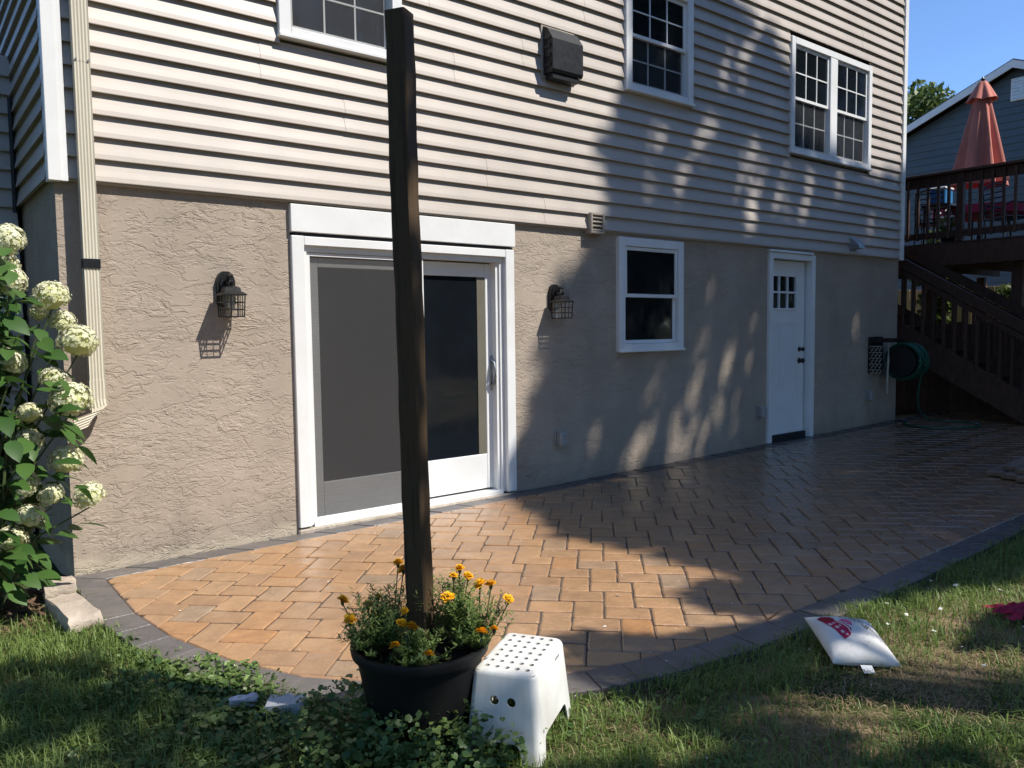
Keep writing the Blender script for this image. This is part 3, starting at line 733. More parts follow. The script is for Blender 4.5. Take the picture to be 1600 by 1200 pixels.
sweep(mb, [(0.935, -.085, 1.14), (0.935, -.085, 1.03), (0.940, -.088, 0.985), (0.928, -.097, 0.942), (0.893, -.112, 0.918), (0.795, -.15, 0.89)],
      [(X, Y), (X, Y), ((1, -.1, .35), Y), ((.75, -.2, .75), (.25, 1, 0)), ((.35, -.1, .95), (.36, .93, 0)), ((.28, -.1, .95), (.36, .93, 0))]); part('elbow', mb, 'cream', t)
mb = MB(); poly = [(x*.99, y*1.0) for x, y in [(-.0445, -.036), (.0445, -.036), (.0445, .034), (-.0445, .034)]]
sweep(mb, [(0.935, -.085, 1.835), (0.935, -.085, 1.782)], [(X, Y)]*2); part('tape_band', mb, 'tape', t)
for sx in (-.032, .032):
    mb = MB(); mb.tube([(0.935+sx, -.125, 2.945), (0.935+sx, -.118, 2.945)], .005, 8); part('screw', mb, 'galv', t)

# wall lanterns
def lantern(cx, zb, label):
    t = root('wall_lantern', (cx, 0, zb), label, 'wall lantern', 'lanterns on the stucco wall')
    m_ = MB()                                                     # back plate: arched shield
    pl = [(-.058, .09), (-.058, .235), (-.045, .275), (-.02, .295), (.02, .295), (.045, .275), (.058, .235), (.058, .09), (.04, .07), (-.04, .07)]
    m_.prism([(u, v) for u, v in pl], lambda u, v, w: (u, w, v), -.03, .004)
    m_.prism([(u*.72, .18+(v-.18)*.8) for u, v in pl], lambda u, v, w: (u, w, v), -.042, -.0305); part('back_plate', m_, 'black', t, True, True)
    m_ = MB(); m_.tube([(0, -.04, .19), (0, -.065, .25), (0, -.095, .268), (0, -.122, .255), (0, -.128, .225), (0, -.112, .20)], [.013, .013, .012, .012, .013, .016], 10)
    m_.tube([(0, -.04, .21), (0, -.06, .225), (0, -.075, .21), (0, -.07, .19), (0, -.055, .19)], .006, 8); part('arm', m_, 'black', t, True, True)
    cy = -.112
    def frus(m_, a, b, z0, z1): m_.add([(x*a, cy+y*a, z0) for x, y in ((-1,-1),(1,-1),(1,1),(-1,1))] + [(x*b, cy+y*b, z1) for x, y in ((-1,-1),(1,-1),(1,1),(-1,1))], [(0,3,2,1),(4,5,6,7),(0,1,5,4),(1,2,6,5),(2,3,7,6),(3,0,4,7)])
    m_ = MB(); frus(m_, .077, .077, .137, .144); frus(m_, .075, .052, .1445, .161); frus(m_, .050, .045, .1615, .186); frus(m_, .045, .012, .1865, .20); part('hood', m_, 'black', t, False, True)
    m_ = MB(); b0, b1 = .060, .066                                 # cage: bars of a slightly flaring box
    half = lambda z: b0 + (b1-b0)*z/.137
    for z in (.0, .045, .09):
        h = half(z); q = .0032
        m_.box(-h, h, cy-h-q, cy-h+q, z, z+.007); m_.box(-h, h, cy+h-q, cy+h+q, z, z+.007)
        m_.box(-h-q, -h+q, cy-h, cy+h, z+.0005, z+.0065); m_.box(h-q, h+q, cy-h, cy+h, z+.0005, z+.0065)
    for f_ in (-1, -.34, .34, 1):
        for sgn in (-1, 1):
            q = .0042 if abs(f_) == 1 else .003
            for ax in (0, 1):
                if ax == 1 and abs(f_) == 1: continue
                p0 = (f_*b0, cy+sgn*b0, .003) if ax == 0 else (sgn*b0, cy+f_*b0, .003)
                p1 = (f_*b1, cy+sgn*b1, .137) if ax == 0 else (sgn*b1, cy+f_*b1, .137)
                m_.tube([p0, p1], q, 4)
    part('cage', m_, 'black', t, False, True)
    for (dx, dy) in ((0, -1), (0, 1), (-1, 0), (1, 0)):
        m_ = MB(); e = .0555
        m_.add([(dx*e - dy*e*.98, cy+dy*e + dx*e*.98, .006), (dx*e + dy*e*.98, cy+dy*e - dx*e*.98, .006), (dx*(e+.005) + dy*(e+.005)*.98, cy+dy*(e+.005) - dx*(e+.005)*.98, .136), (dx*(e+.005) - dy*(e+.005)*.98, cy+dy*(e+.005) + dx*(e+.005)*.98, .136)], [(0, 1, 2, 3)])
        part('glass_pane', m_, M['lantern_pane'], t, False, True)
    m_ = MB(); m_.lathe([(.012, .136), (.014, .11), (.022, .085), (.024, .065), (.016, .045), (.004, .038)], 0, cy, 12); part('bulb', m_, 'lamp_glass', t, True, True)
    return t
def lantern_pane():
    m, nt, n, l, b = newmat('clear_lantern_pane'); v = coords(nt, 'pos')
    g = n.new('ShaderNodeBsdfGlossy'); g.inputs['Roughness'].default_value = 0.08
    tr = n.new('ShaderNodeBsdfTransparent'); mx = n.new('ShaderNodeMixShader')
    l.new(ramp(nt, noise(nt, v, 30, 2), [(0.3, 0.06), (0.7, 0.16)]), mx.inputs[0]); l.new(tr.outputs[0], mx.inputs[1]); l.new(g.outputs[0], mx.inputs[2])
    l.new(mx.outputs[0], n['Material Output'].inputs['Surface']); return m
M['lantern_pane'] = lantern_pane()
lan = lantern(1.72, 1.503, 'black caged wall lantern on sunlit stucco left of the patio door')
l2 = copy_tree(lan); l2.location = (4.541, 0, 1.493); l2['label'] = 'black caged wall lantern between the patio door and the small window'

# hose reel at the far corner
t = root('hose_reel', (10.35, 0, 0.75), 'wall mounted hose reel with coiled green hose at the far house corner', 'hose reel')
mb = MB(); mb.box(10.0, 10.34, -.03, -.002, .78, 1.25, .004); mb.box(9.98, 10.02, -.34, -.03, 1.18, 1.23, .004); mb.box(10.30, 10.34, -.34, -.03, 1.18, 1.23, .004); part('bracket', mb, 'black', t)
mb = MB()
for k in range(5):
    for j in range(3): mb.tube([(9.985, -.06-.05*j+.02*math.sin(a_*2)+.018*math.cos(a_), .80+.075*k+.03*math.sin(a_)) for a_ in np.linspace(0, 6.0, 9)], .006, 5)
part('scrollwork', mb, 'strap', t)
RC = Vector((10.36, -.33, .93))
for xx in (-.14, .14):
    m_ = MB(); tt = MB(); tt.lathe([(.19, -.006), (.19, .006)], 0, 0, 24); m_.add([(RC.x+xx+z, RC.y+x, RC.z+y) for x, y, z in tt.v], tt.f); part('drum_disc', m_, 'black', t)
mb = MB()
for q in range(11):
    rr_ = .205+.03*random.random(); xx = -.12+.024*q
    mb.tube([(RC.x+xx+.01*math.sin(a_*3+q), RC.y+rr_*math.cos(a_), RC.z+rr_*math.sin(a_)) for a_ in np.linspace(0, 2*math.pi, 25)[:-1]], .013, 7, closed=True)
part('coiled_hose', mb, 'hose', t, True)
mb = MB(); mb.tube([(10.10, -.22, 1.2), (10.08, -.23, .95), (10.10, -.21, .75), (10.07, -.23, .52)], .014, 6); mb.tube([(10.09, -.22, .78), (10.02, -.25, .66)], .012, 6); part('hanging_strap', mb, 'strap', t)
mb = MB(); pts = [(10.40, -.5, .75), (10.44, -.45, .4), (10.6, -.5, .18), (10.95, -.7, .125), (10.9, -1.0, .125), (10.55, -1.1, .125), (10.1, -.75, .12), (10.3, -.35, .12), (10.6, -.25, .125)]
def spline(pts, n=8):
    out = []; P = [Vector(p) for p in pts]
    for i in range(len(P)-1):
        p0, p1, p2, p3 = P[max(i-1, 0)], P[i], P[i+1], P[min(i+2, len(P)-1)]
        for k in range(n):
            u = k/n; out.append(0.5*((2*p1)+(p2-p0)*u+(2*p0-5*p1+4*p2-p3)*u*u+(3*p1-p0-3*p2+p3)*u**3))
    return out+[P[-1]]
mb.tube(spline(pts), .012, 7); part('loose_hose', mb, 'hose', t, True)

# ================================================================== DECK AND STAIRS
t = root('deck', (12.2, 0, 0), 'raised dark brown wooden deck with baluster railing beside the house', 'deck')
DXX, DZ = 12.15, 2.60
for k in range(36):
    mb = MB(); x = DXX+.02+k*.145; mb.box(x, x+.138, -4.0, 6.0, DZ-.035, DZ, .004); part('deck_board', mb, 'deck_wood', t)
mb = MB(); mb.box(DXX-.02, DXX+.018, -4.0, 6.0, DZ-.34, DZ-.04, .003); part('rim_beam', mb, 'deck_wood', t)
for k in range(14):
    y = -3.8+k*.7; mb = MB(); mb.box(DXX+.02, 17.3, y, y+.04, DZ-.27, DZ-.037); part('joist', mb, 'deck_wood', t)
for k in range(34):  # boards added to keep the space under deck and stairs dark
    mb = MB(); y = -4.0+k*.15; mb.box(DXX+.03, DXX+.05, y, y+.146, .0, 1.42+.02*math.sin(k*2.3)); part('added_dark_board', mb, 'deck_wood', t)
for x in (12.4, 15.0, 17.2):
    for y in (-3.7, -.9, 1.4, 5.5):
        mb = MB(); mb.box(x-.07, x+.07, y-.07, y+.07, -.1, DZ-.275, .006); part('support_post', mb, 'deck_wood', t)
for y in (-3.9, -2.0, -.2, 1.6, 3.4, 5.2):
    mb = MB(); mb.box(DXX-.0, DXX+.09, y-.045, y+.045, DZ+.0, DZ+.97, .004); part('rail_post', mb, 'deck_wood', t)
mb = MB(); mb.box(DXX-.05, DXX+.14, -4.0, 6.0, DZ+.975, DZ+1.012, .004); part('rail_cap', mb, 'deck_wood', t)
mb = MB(); mb.box(DXX+.03, DXX+.068, -4.0, 6.0, DZ+.83, DZ+.972, .003); part('top_rail', mb, 'deck_wood', t)
mb = MB(); mb.box(DXX+.03, DXX+.068, -4.0, 6.0, DZ+.07, DZ+.16, .003); part('bottom_rail', mb, 'deck_wood', t)
bal = MB(); bal.box(-.0185, .0185, -.0185, .0185, 0, .90, .002); bme = bal.mesh('baluster', 'deck_wood')
for k in range(69): inst('baluster', bme, t, (DXX+.01-12.2, -3.95+k*.1445, DZ+.05))
# stairs run down along the deck edge towards the lawn
t = root('deck_stairs', (11.2, 0, 0), 'dark wooden stairs with slanted handrail going down from the deck', 'stairs')
SX = 11.2; rise, run = .172, .285
nst = 14; Y0 = 1.05; Z0 = 2.43
hz = lambda y: 1.07 + (y+.48)*.603*1.0
slope = rise/run
nose = lambda y: 0.99 + (y + .48)*slope
for k in range(nst):
    z = Z0 - rise*k; 
    if z < .2: break
    y = -.48 + (z-.99)/slope
    mb = MB(); mb.box(SX+.03, SX+.92, y-.01, y+.275, z-.035, z, .004); part('tread', mb, 'deck_wood', t)
yb, yt = -.48+(.12-.99)/slope, -.48+(2.56-.99)/slope
for xx in (SX, SX+.93):
    mb = MB(); mb.prism([(yb-.05, .05), (yb+.35, .05), (yt+.25, 2.25), (yt+.25, 2.58), (yt, 2.58), (yb-.05, .20)], lambda u, v, w: (w, u, v), xx-.02, xx+.02); part('stringer', mb, 'deck_wood', t)
for xx in (SX-.01, SX+.95):
    mb = MB(); mb.prism([(yb, .12+.84), (yt+.2, 2.56+.12+.84), (yt+.2, 2.56+.12+.98), (yb, .12+.98)], lambda u, v, w: (w, u, v), xx-.045, xx+.045); part('handrail', mb, 'deck_wood', t)
    mb = MB(); mb.prism([(yb, .12+.74), (yt+.2, 2.56+.12+.74), (yt+.2, 2.56+.12+.82), (yb, .12+.82)], lambda u, v, w: (w, u, v), xx-.02, xx+.02); part('sub_rail', mb, 'deck_wood', t)
    for k in range(30):
        y = yb+.1+k*.14
        if y > yt: break
        o = inst('baluster', bme, t, (xx-11.2+.03, y, nose(y)-.08))
    for y in (yb+.02, yt):
        m_ = MB(); m_.box(xx-.045, xx+.045, y-.045, y+.045, max(.05, nose(y)-.3), nose(y)+1.0, .005); part('newel_post', m_, 'deck_wood', t)
# weathered boards on the paving at the right edge
t = root('board_stack', (7.9, -2.6, 0), 'low stack of weathered boards lying on the paving at right edge', 'boards')
for k, (x0, y0, a, ln) in enumerate(((7.35, -2.72, 3, 1.1), (7.42, -2.58, 1, 1.1), (7.48, -2.44, 4, 1.0), (7.50, -2.66, 2, 1.0), (7.62, -2.52, 5, .9))):
    mb = MB(); z0 = pz(7.8)+.002 + (.042 if k > 2 else 0) + .0; c, s = math.cos(R(a)), math.sin(R(a))
    t2 = MB(); t2.box(0, ln, -.065, .065, z0, z0+.04, .004); mb.add([(x0+x*c-y*s, y0+x*s+y*c, z) for x, y, z in t2.v], t2.f); part('board', mb, 'board_wood', t)

# patio umbrella, table and chairs on the deck
t = root('patio_umbrella', (14.5, .42, DZ), 'closed coral red patio umbrella standing on the deck', 'umbrella')
UX, UY = 14.5, .44
mb = MB(); mb.tube([(UX, UY, DZ), (UX, UY, 5.44)], .022, 10); part('pole', mb, 'deck_wood', t)
mb = MB(); mb.lathe([(.25, DZ+.002), (.25, DZ+.05), (.06, DZ+.09), (.04, DZ+.3)], UX, UY, 20); part('base', mb, 'black', t)
def folds(z0, z1, r0, r1, nf, amp, ph, n=96, m=14):
    mb = MB()
    for i in range(m+1):
        f_ = i/m; z = z1+(z0-z1)*f_
        for j in range(n):
            a_ = 2*math.pi*j/n; rr_ = (r1+(r0-r1)*f_**.9)*(1+amp*f_**.4*(math.cos(nf*a_+ph)*.6+math.cos((nf+3)*a_+ph*2)*.4))
            mb.v.append((UX+rr_*math.cos(a_), UY+rr_*math.sin(a_), z+.02*f_*math.sin(3*a_)))
    for i in range(m):
        for j in range(n): mb.f.append((i*n+j, i*n+(j+1) % n, (i+1)*n+(j+1) % n, (i+1)*n+j))
    return mb
part('canopy', folds(3.72, 5.20, .40, .10, 8, .26, .4), 'umbrella', t, True)
part('top_vent', folds(5.12, 5.42, .215, .06, 6, .16, 1.1, 60, 6), 'umbrella', t, True)
mb = MB(); mb.lathe([(.012, 5.43), (.03, 5.45), (.03, 5.47), (.005, 5.51)], UX, UY, 10); part('finial', mb, 'black', t)
t = root('deck_table', (14.5, .42, DZ), 'dark patio table with pink red cloth around the umbrella pole', 'table')
mb = MB(); mb.lathe([(.68, DZ+.70), (.70, DZ+.72), (.70, DZ+.735), (.05, DZ+.737)], UX, UY, 32); part('table_top', mb, 'black', t)
mb = MB(); mb.lathe([(.708, DZ+.60), (.706, DZ+.738), (.05, DZ+.742)], UX, UY, 40); part('table_cloth', mb, 'red_cloth', t)
for a_ in (.6, 2.2, 3.7, 5.3):
    mb = MB(); mb.tube([(UX+.5*math.cos(a_), UY+.5*math.sin(a_), DZ+.01), (UX+.42*math.cos(a_), UY+.42*math.sin(a_), DZ+.70)], .018, 8); part('leg', mb, 'black', t)
def patio_chair(x, y, rz, label):
    t = root('patio_chair', (x, y, DZ), label, 'chair', 'dark metal chairs on the deck')
    m_ = MB(); m_.box(-.23, .23, -.23, .23, .42, .455, .01); part('seat', m_, 'black', t, False, True)
    for sx in (-1, 1):
        m_ = MB(); m_.tube([(sx*.22, -.22, 0), (sx*.22, -.2, .43), (sx*.25, -.16, .64), (sx*.25, .15, .66), (sx*.22, .22, .6)], .014, 6); part('leg', m_, 'black', t, False, True)
        m_ = MB(); m_.tube([(sx*.22, .25, 0), (sx*.22, .2, .43), (sx*.2, .27, .92)], .014, 6); part('leg', m_, 'black', t, False, True)
    m_ = MB()
    for k in range(6): m_.tube([(-.2, .21+.012*k, .5+.08*k), (.2, .21+.012*k, .5+.08*k)], .012, 6)
    m_.tube([(-.2, .27, .92), (0, .28, .97), (.2, .27, .92)], .014, 6)
    part('backrest', m_, 'black', t, False, True); t.rotation_euler = (0, 0, rz); return t
patio_chair(13.5, .75, R(100), 'dark metal chair on the deck left of the umbrella table')
patio_chair(13.75, -.25, R(60), 'dark metal chair on the deck in front of the umbrella table')
patio_chair(14.3, -.75, R(-10), 'dark metal chair on the deck at the right edge of the picture')
t = root('blue_cooler', (13.6, 1.3, DZ), 'blue plastic cooler box standing on a deck side table', 'cooler')
mb = MB(); mb.box(13.45, 13.75, .55, .80, DZ+.735+.01, DZ+.98, .015); part('box', mb, 'blue_box', t)
mb = MB(); mb.box(13.44, 13.76, .54, .81, DZ+.982, DZ+1.02, .01); part('lid', mb, 'white_shell', t)
mb = MB(); mb.box(13.38, 13.82, .45, .90, DZ+.70, DZ+.744, .006); part('stand_top', mb, 'black', t)
for sx, sy in ((13.42, .5), (13.78, .5), (13.42, .85), (13.78, .85)):
    mb = MB(); mb.box(sx-.015, sx+.015, sy-.015, sy+.015, DZ+.001, DZ+.70); part('leg', mb, 'black', t)

# ================================================================== NEIGHBOUR, FENCE, BACKGROUND
NXX = 24.0; AY, AZ = 3.26, 8.30; pit = .425; HW = 5.6
t = root('neighbour_house', (NXX, AY, 0), 'blue grey sided house with gable roof behind the deck', 'house')
mb = MB(); mb.prism([(AY-HW, -.3), (AY+HW, -.3), (AY+HW, AZ-.12-pit*HW), (AY, AZ-.12), (AY-HW, AZ-.12-pit*HW)], lambda u, v, w: (w, u, v), NXX+.03, NXX+12); part('wall', mb, 'neighbour', t)
bh = .195
for k in range(42):
    z0 = .2+k*bh
    def half_at(z): return min(HW, (AZ-.14-z)/pit)
    h0, h1 = half_at(z0), half_at(z0+bh)
    if h0 < .15: break
    h1 = max(h1, .05)
    mb = MB(); mb.add([(NXX-.002, AY-h0, z0), (NXX-.002, AY+h0, z0), (NXX+.018, AY+h1, z0+bh), (NXX+.018, AY-h1, z0+bh), (NXX+.025, AY-h0, z0), (NXX+.025, AY+h0, z0)], [(0, 1, 2, 3), (0, 4, 5, 1)]); part('siding_board', mb, 'neighbour', t)
for s in (-1, 1):
    mb = MB(); mb.prism([(AY, AZ+.10), (AY+s*(HW+.4), AZ+.10-pit*(HW+.4)), (AY+s*(HW+.4), AZ+.0-pit*(HW+.4)), (AY, AZ+.0)], lambda u, v, w: (w, u, v), NXX-.3, NXX+12.2); part('roof_slope', mb, 'roof', t)
    mb = MB(); mb.prism([(AY, AZ+.06), (AY+s*(HW+.38), AZ+.06-pit*(HW+.38)), (AY+s*(HW+.38), AZ-.14-pit*(HW+.38)), (AY, AZ-.14)], lambda u, v, w: (w, u, v), NXX-.34, NXX-.305); part('rake_board', mb, 'white', t)
mb = MB(); mb.box(NXX-.04, NXX-.003, AY-.32, AY+.13, AZ-.95, AZ-.35, .01); gv = part('gable_vent', mb, 'white', t)
for k in range(6): mb = MB(); mb.box(NXX-.055, NXX-.041, AY-.28, AY+.09, AZ-.90+k*.09, AZ-.855+k*.09); part('slat', mb, 'galv', gv)

t = root('cedar_fence', (18.5, 2, 0), 'yellow cedar board fence seen under the deck', 'fence')
for k in range(62):
    y = -2.5+k*.148; mb = MB(); h = 2.2+random.uniform(-.015, .015); mb.box(18.5, 18.522, y, y+.138, .02, h, .003); part('fence_board', mb, 'fence_wood', t)
for z in (.5, 1.95):
    mb = MB(); mb.box(18.523, 18.56, -2.5, 6.6, z-.045, z+.045); part('fence_rail', mb, 'fence_wood', t)

def leaf_cloud(name, pts, size, mat, aspect=.5, up=0.0, rng=RNG):
    """one bent leaf (two quads' worth of tris) per point"""
    n = len(pts); a, b, c = rot_frames(n, rng=rng)
    if up: 
        c[:, 2] = np.abs(c[:, 2]) + up; c /= np.linalg.norm(c, axis=1, keepdims=True)
        a -= (a*c).sum(1, keepdims=True)*c; a /= np.linalg.norm(a, axis=1, keepdims=True); b = np.cross(c, a)
    s = (size*(.6+.8*rng.random(n)))[:, None]
    p = np.asarray(pts)
    V = np.stack([p-a*s*.5, p-a*s*.02+b*s*aspect*.5+c*s*.06, p+a*s*.5-c*s*.05, p-a*s*.02-b*s*aspect*.5+c*s*.06], 1).reshape(-1, 3)
    F = np.arange(4*n).reshape(n, 4)
    return fast_mesh(name, V, F, mat, np.repeat(rng.random(n), 4))
def blob_pts(n, blobs, rng=RNG):
    w = np.array([b[3]*b[4]*b[5] for b in blobs]); w = w/w.sum(); idx = rng.choice(len(blobs), n, p=w)
    d = rng.normal(size=(n, 3)); d /= np.linalg.norm(d, axis=1, keepdims=True); r_ = rng.random(n)**.45
    B = np.array(blobs); return B[idx, :3] + d*r_[:, None]*B[idx, 3:6]
def tree(name, loc, h, blobs, n, size, mat, label, group=None, trunk_r=.2, cat='tree'):
    t = root(name, loc, label, cat, group); m_ = MB(); L = Vector(loc)
    m_.tube([L, L+Vector((.1, 0, h*.35)), L+Vector((0, .15, h*.6)), L+Vector((.1, .1, h*.85))], [trunk_r, trunk_r*.8, trunk_r*.55, trunk_r*.15], 9)
    for b in blobs[::max(1, len(blobs)//7)]:
        m_.tube([L+Vector((.03, .05, h*.4)), L.lerp(Vector(b[:3]), .55)+Vector((0, 0, h*.2)), Vector(b[:3])], [trunk_r*.45, trunk_r*.3, trunk_r*.06], 6)
    part('trunk', m_, 'bark', t, True)
    me = leaf_cloud('crown', blob_pts(n, blobs)-np.array(loc), size, mat); inst('crown', me, t); return t
def rblobs(cx, cy, cz, rx, ry, rz, n, s):
    out = []
    for k in range(n):
        d = np.array([random.gauss(0, 1) for _ in range(3)]); d /= np.linalg.norm(d); f_ = random.random()**.5
        q = s*random.uniform(.6, 1.2); out.append((cx+d[0]*rx*f_, cy+d[1]*ry*f_, cz+d[2]*rz*f_, q, q, q*.8))
    return out
tree('background_tree', (29, 8.4, 0), 10, rblobs(29, 8.6, 7.8, 1.6, 2.2, 2.2, 40, .75), 9000, .24, 'far_leaf', 'leafy green tree rising behind the neighbour roof', None, .22)
tree('background_tree', (34, 9.5, 0), 8, rblobs(34, 10.5, 6.0, 2, 2.6, 2.0, 30, .8), 4000, .25, 'far_leaf', 'low leafy tree crown just behind the house corner', None, .2)
def shrub(loc, rx, h, n, size, label, mat='far_leaf'):
    t = root('garden_shrub', loc, label, 'shrub', 'shrubs beyond the deck')
    bl = rblobs(loc[0], loc[1], loc[2]+h*.55, rx*.8, rx*.8, h*.4, 14, rx*.45); m_ = MB()
    for k in range(5): m_.tube([Vector(loc), Vector(loc)+Vector((random.uniform(-.3, .3)*rx, random.uniform(-.3, .3)*rx, h*.7))], [.025, .008], 6)
    part('stems', m_, 'bark', t); inst('foliage', leaf_cloud('foliage', blob_pts(n, bl)-np.array(loc), size, mat), t)
shrub((17.6, 2.4, 0), .55, 4.2, 3500, .12, 'tall bright green shrub between the house corner and deck balusters')
shrub((17.9, .95, 0), .5, 2.4, 1800, .12, 'dark green shrub against the cedar fence under the deck')
shrub((17.9, -.35, 0), .6, 1.75, 1800, .12, 'low shrub in front of the cedar fence at right edge')
for k, (y, lab) in enumerate(((1.75, 'potted pink flowers on the deck near the house corner'), (1.25, 'potted pink flowers on the deck beside the dark chair'), (.2, 'potted pale flowers on the deck below the table'))):
    t = root('flower_pot', (12.75, y, DZ), lab, 'potted plant', 'flower pots on the deck')
    mb = MB(); mb.lathe([(.09, DZ+.002), (.13, DZ+.20), (.14, DZ+.215), (.12, DZ+.215), (.11, DZ+.19)], 12.75, y, 18); part('pot', mb, 'pot', t)
    inst('foliage', leaf_cloud('foliage', blob_pts(260, [(12.75, y, DZ+.32, .16, .16, .14)])-np.array((12.75, y, DZ)), .06, 'far_leaf'), t)
    for q in range(7):
        m_ = MB(); a_ = random.random()*6.3; r_ = random.uniform(.03, .16); cx, cy, cz = 12.75+r_*math.cos(a_), y+r_*math.sin(a_), DZ+.36+random.uniform(-.06, .14)
        m_.lathe([(.01, cz-.02), (.032, cz), (.02, cz+.022), (.002, cz+.024)], cx, cy, 8); part('blossom', m_, 'print_pink' if k < 2 else 'petal_white', t)

# ================================================================== SHADE TREES behind and right of the viewpoint
# a crown leaf at P shades the wall-plane point (wx, wz) = (X + .62 Y, Z + 1.5 Y)
def pip(P, x, y):
    c = np.zeros(len(x), bool); n = len(P)
    for i in range(n):
        (x1, y1), (x2, y2) = P[i-1], P[i]
        c ^= ((y1 > y) != (y2 > y)) & (x < (x2-x1)*(y-y1)/((y2-y1) if y2 != y1 else 1e-9)+x1)
    return c
CROWN_A = [(3.75, -.45), (4.0, .0), (4.15, .4), (4.45, 1.15), (4.72, 1.76), (4.9, 2.1), (5.22, 2.5), (5.12, 2.9), (5.25, 3.3), (5.55, 3.6), (5.45, 4.4), (5.6, 5.3), (6.3, 5.5), (6.65, 4.95), (7.1, 4.68), (7.6, 4.5), (8.0, 4.3), (8.15, 3.6), (8.6, 3.45), (9.3, 3.3), (10.0, 3.2), (10.7, 3.35), (12, 3.3), (14, 3.6), (17, 3.9), (20, 3.0), (20, -8.5), (6.0, -9.0), (4.4, -7.0), (3.0, -6.0), (2.4, -5.2), (1.75, -4.75), (1.40, -4.4), (1.38, -4.05), (1.62, -3.78), (2.02, -3.95), (2.35, -3.1), (2.58, -2.46), (2.75, -1.83), (3.2, -1.15)]
HOLES = [(5.8, 3.15, 5.72, 2.5, .12), (6.72, 3.45, 6.45, 2.95, .15), (7.4, 3.3, 7.25, 2.5, .15), (8.1, 3.2, 7.95, 2.7, .12), (9.3, 3.35, 9.1, 2.9, .16), (7.15, 1.35, 6.8, .15, .09), (6.85, .9, 6.5, .05, .12), (5.45, 1.3, 5.2, .6, .08), (8.5, 3.2, 8.35, 2.6, .1), (6.2, 2.9, 6.1, 2.45, .09), (7.5, 1.6, 7.3, .9, .07), (6.1, 4.5, 5.95, 4.0, .1), (7.3, 4.3, 7.1, 3.8, .14), (7.75, 4.1, 7.6, 3.7, .1), (9.95, 2.8, 9.85, 2.4, .08), (6.75, 1.8, 6.38, .8, .13), (6.5, .8, 6.2, .12, .21), (6.02, 1.0, 5.6, .12, .12), (5.7, .5, 5.5, .05, .15), (5.12, .6, 4.9, .08, .12), (7.3, 1.05, 7.0, .2, .09), (5.95, 3.3, 5.7, 2.4, .06), (6.62, 3.42, 6.4, 3.08, .12), (7.55, 3.25, 7.33, 2.4, .11), (7.98, 3.3, 7.8, 2.6, .07), (9.78, 1.8, 9.66, 1.3, .08), (10.3, 2.55, 10.25, 2.35, .06), (6.95, 4.25, 6.8, 3.7, .08), (8.9, 2.9, 8.75, 2.5, .07),
         (6.95, -1.48, 6.5, -1.54, .10), (6.0, -2.15, 5.8, -2.25, .09), (3.5, -4.4, 3.2, -4.5, .11), (2.7, -3.93, 2.64, -3.98, .08), (5.0, -.32, 4.5, -.40, .07), (5.55, -.42, 5.3, -.5, .06), (2.7, -5.5, 2.2, -5.6, .28), (3.6, -6.2, 3.0, -6.4, .25), (5.2, -2.9, 4.9, -3.0, .07), (4.3, -2.2, 4.1, -2.3, .06)]
CROWN_B = [(-.45, -1.72), (-.27, -2.0), (-.36, -2.5), (-.33, -3.0), (-.36, -3.4), (-.38, -3.9), (-.46, -4.15), (-.46, -4.55), (-.50, -4.9), (-.30, -5.15), (-.15, -5.5), (.05, -5.8), (.25, -6.5), (.4, -7.4), (-1.5, -8), (-4.5, -7.5), (-5, -3), (-3, -1.9), (-1.6, -1.75), (-.9, -1.62)]
CROWN_C = [(.72, -3.72), (.95, -4.30), (1.36, -4.60), (1.40, -4.95), (1.1, -5.2), (.58, -5.02), (.25, -5.42), (.0, -5.85), (-.35, -5.7), (.0, -5.2), (.25, -4.6), (.42, -4.05)]
CROWN_D = [(1.32, -5.62), (1.7, -5.5), (2.2, -5.8), (2.3, -6.6), (1.6, -6.45), (1.25, -6.0)]
def shade_tree(name, region, holes, trunk, label, n, tau0, tau1, hfac=1.0, size=.17, gaps=True):
    P = np.array(region); lo = P.min(0); hi = P.max(0); rng = np.random.default_rng(len(region)+n)
    x = rng.uniform(lo[0]-.1, hi[0]+.1, n); y = rng.uniform(lo[1]-.1, hi[1]+.1, n)
    jx = x + rng.normal(0, .045, n); jy = y + rng.normal(0, .045, n)
    ok = pip(region, jx, jy)
    keep = rng.random(n)
    for (ax, ay, bx, by, r_) in holes:
        tt = np.clip(((x-ax)*(bx-ax)+(y-ay)*(by-ay))/max(1e-6, (bx-ax)**2+(by-ay)**2), 0, 1)
        dd = np.hypot(x-ax-tt*(bx-ax), y-ay-tt*(by-ay))/r_
        ok &= ~((dd < 1.25) & (keep > np.clip(.22+(dd-.6)*1.2, .16, 1)))
    x, y = x[ok], y[ok]
    tau = rng.uniform(tau0, tau1, len(x)) + .8*np.sin(x*1.3+y*.7)
    pts = np.stack([x+.62*tau, -tau, y+1.5*tau], 1)
    t = root(name, trunk, label, 'tree', 'shade trees behind the viewpoint')
    inst('crown', leaf_cloud('crown', pts-np.array(trunk), size, 'tree_leaf', .62, 0, rng), t)
    c = pts.mean(0); m_ = MB(); T = Vector(trunk); top = Vector(c)
    mid = T.lerp(top, .5); mid.x = T.x*.7+top.x*.3; mid.y = T.y*.7+top.y*.3
    m_.tube([T, T+Vector((.05, 0, 1.2)), mid, top], [.34, .27, .2, .07], 10)
    for q in range(9):
        e = Vector(pts[rng.integers(len(pts))]); e = top.lerp(e, .8); m_.tube([mid.lerp(top, .15+.08*q), mid.lerp(e, .6)+Vector((0, 0, .5)), e], [.09, .06, .015], 6)
    part('trunk', m_, 'bark', t, True); return t
shade_tree('shade_tree', CROWN_A, HOLES, (16.5, -10.2, 0), 'tall leafy tree out of view on the right shading the wall', 100000, 7.6, 10.5, size=.25)
